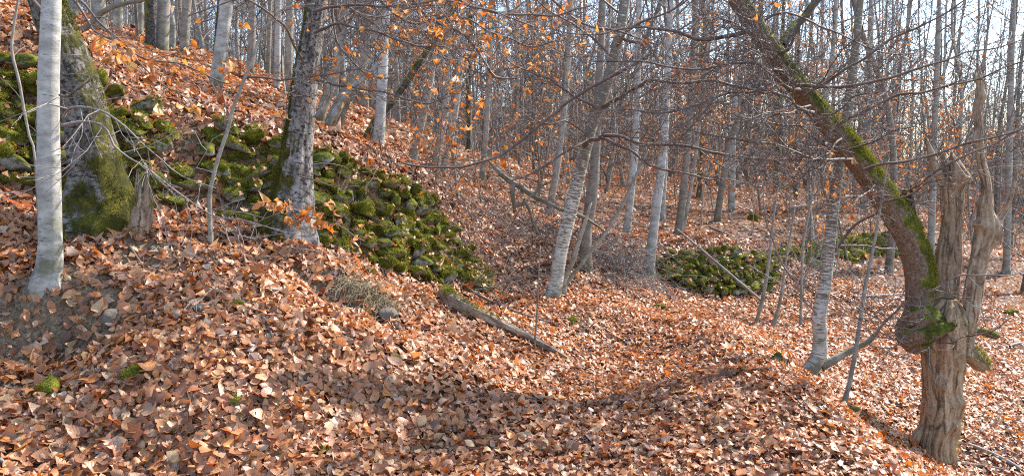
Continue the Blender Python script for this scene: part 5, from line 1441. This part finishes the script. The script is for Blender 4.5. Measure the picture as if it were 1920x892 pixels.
brush('brush_pile', 'loose twigs trailing down the crest below the white birch', (800, 360), 60, .5, (.5, 1.2), 'twig', 304, up=.15)
brush('brush_pile', 'grey twigs lying on the leaf bank between the two thick left trunks', (430, 460), 40, .38, (.3, .8), 'twigp', 305, up=.15)
brush('brush_pile', 'bramble stems arching over the end of the long mossy wall', (880, 500), 34, .22, (.4, .9), 'twig', 306, up=.7)
brush('brush_pile', 'loose pale twigs on the slope behind the old pollard', (1700, 560), 60, 1.1, (.4, 1.1), 'twigp', 307, up=.1)
brush('brush_pile', 'scattered twigs on the far slope right of the far wall', (1560, 440), 60, 1.6, (.6, 1.5), 'twigp', 308, up=.2)
brush('brush_pile', 'thin roots and stems hanging in the soil edge under the pale birch', (110, 570), 60, .16, (.1, .3), 'root', 309, dirv=(.1, -.5, -.6), rr=.0024, lev=2, droop=-.2)
brush('brush_pile', 'bare shrub stems in front of the crumbling far wall', (1480, 520), 24, .35, (.5, 1.0), 'twigp', 310, up=.9, droop=.02)

def grass(label, spots, n, L, seed, green=.0):
    rs = np.random.default_rng(seed)
    c = G(*spots[0]); root = empty('grass_tuft', c); tag(root, label, 'grass tuft')
    T_ = Tubes()
    for k in range(n):
        s = spots[rs.integers(len(spots))]; q = G(s[0] + rs.normal(0, 15), s[1] + rs.normal(0, 8)) + np.array((0, 0, .02))
        d = nrm(np.array((.2, -.55, .35)) + rs.normal(0, .45, 3)); l = rs.uniform(*L); pts = [q]
        for i in range(4):
            d = nrm(d + np.array((.05, -.1, -.36)) + rs.normal(0, .05, 3)); pts.append(pts[-1] + d * l / 4)
        T_.add(np.array(pts), np.array([.002, .0019, .0016, .0011, .0005]))
    tag(T_.build('blades', M['straw'], root, 3, c), kind='stuff')
grass('dry straw coloured grass tuft hanging over the bare soil edge of the bank', [(655, 535), (675, 540), (695, 548), (715, 560), (735, 575), (660, 545), (700, 570)], 560, (.06, .28), 401)
grass('small green yellow grass tuft on the lower right slope', [(1555, 838), (1560, 845)], 40, (.05, .12), 402)
grass('wisps of dry grass among leaves under the overhanging tuft', [(645, 630), (650, 640)], 40, (.05, .12), 403)

# crumbs of earth and grit on the bare soil
x, y = frustum_pts(26000, 4.2, 7.5, marg=0)
sl = soil_at(x, y); k = rng.random(len(x)) < sl * .9
x, y = x[k], y[k]; N = len(x); rs = np.random.default_rng(66)
oc = np.array([(1, 0, 0), (-1, 0, 0), (0, 1, 0), (0, -1, 0), (0, 0, 1), (0, 0, -1)], float)
of = np.array([(0, 2, 4), (2, 1, 4), (1, 3, 4), (3, 0, 4), (2, 0, 5), (1, 2, 5), (3, 1, 5), (0, 3, 5)])
sz = (.004 + .016 * rs.random(N) ** 3)[:, None, None]
V = np.stack([x, y, gzat(x, y) + .004], -1)[:, None] + sz * (oc[None] + rs.normal(0, .35, (N, 6, 3)))
tag(obj('soil_crumbs', mesh_np('soil_crumbs', V.reshape(-1, 3), [(np.arange(N)[:, None, None] * 6 + of[None]).reshape(-1, 3)], mats=[M['root']], smooth_=False), ground), kind='stuff')
# where two neighbours would read the same, say which stands in front
dup = {}
for o in bpy.data.objects:
    if o.parent is None and o.get('label') and o.get('group') in ('trees of the wood behind', 'bare pole saplings between the trunks', 'young beeches with orange leaves'):
        dup.setdefault(o['label'], []).append(o)
for lab, os_ in dup.items():
    if len(os_) > 1:
        os_.sort(key=lambda o: o.location.y)
        nm = ['front one', 'rear one'] if len(os_) == 2 else ['front one'] + ['%s from front' % w for w in ('second', 'third', 'fourth', 'fifth')[:len(os_) - 2]] + ['rear one']
        for o, w in zip(os_, nm): o['label'] = lab + ', ' + w
# fine twig litter
T_ = Tubes(); rs = np.random.default_rng(55)
x, y = frustum_pts(1300, 3.6, 11)
for i in range(len(x)):
    a = rs.random() * 6.28; L = rs.uniform(.06, .3)
    p = np.stack([x[i] + np.linspace(0, 1, 4) * L * math.cos(a), y[i] + np.linspace(0, 1, 4) * L * math.sin(a), np.zeros(4)], -1)
    p[:, :2] += rs.normal(0, .008, (4, 2)); p[:, 2] = gzat(p[:, 0], p[:, 1]) + rs.uniform(.015, .045) + rs.normal(0, .008, 4)
    T_.add(p, np.linspace(1, .5, 4) * rs.uniform(.0015, .004))
tag(T_.build('twig_litter', M['twig'], ground, 4), kind='stuff')

print('TRIS', sum(len(me.loops) - 2 * len(me.polygons) for me in bpy.data.meshes))
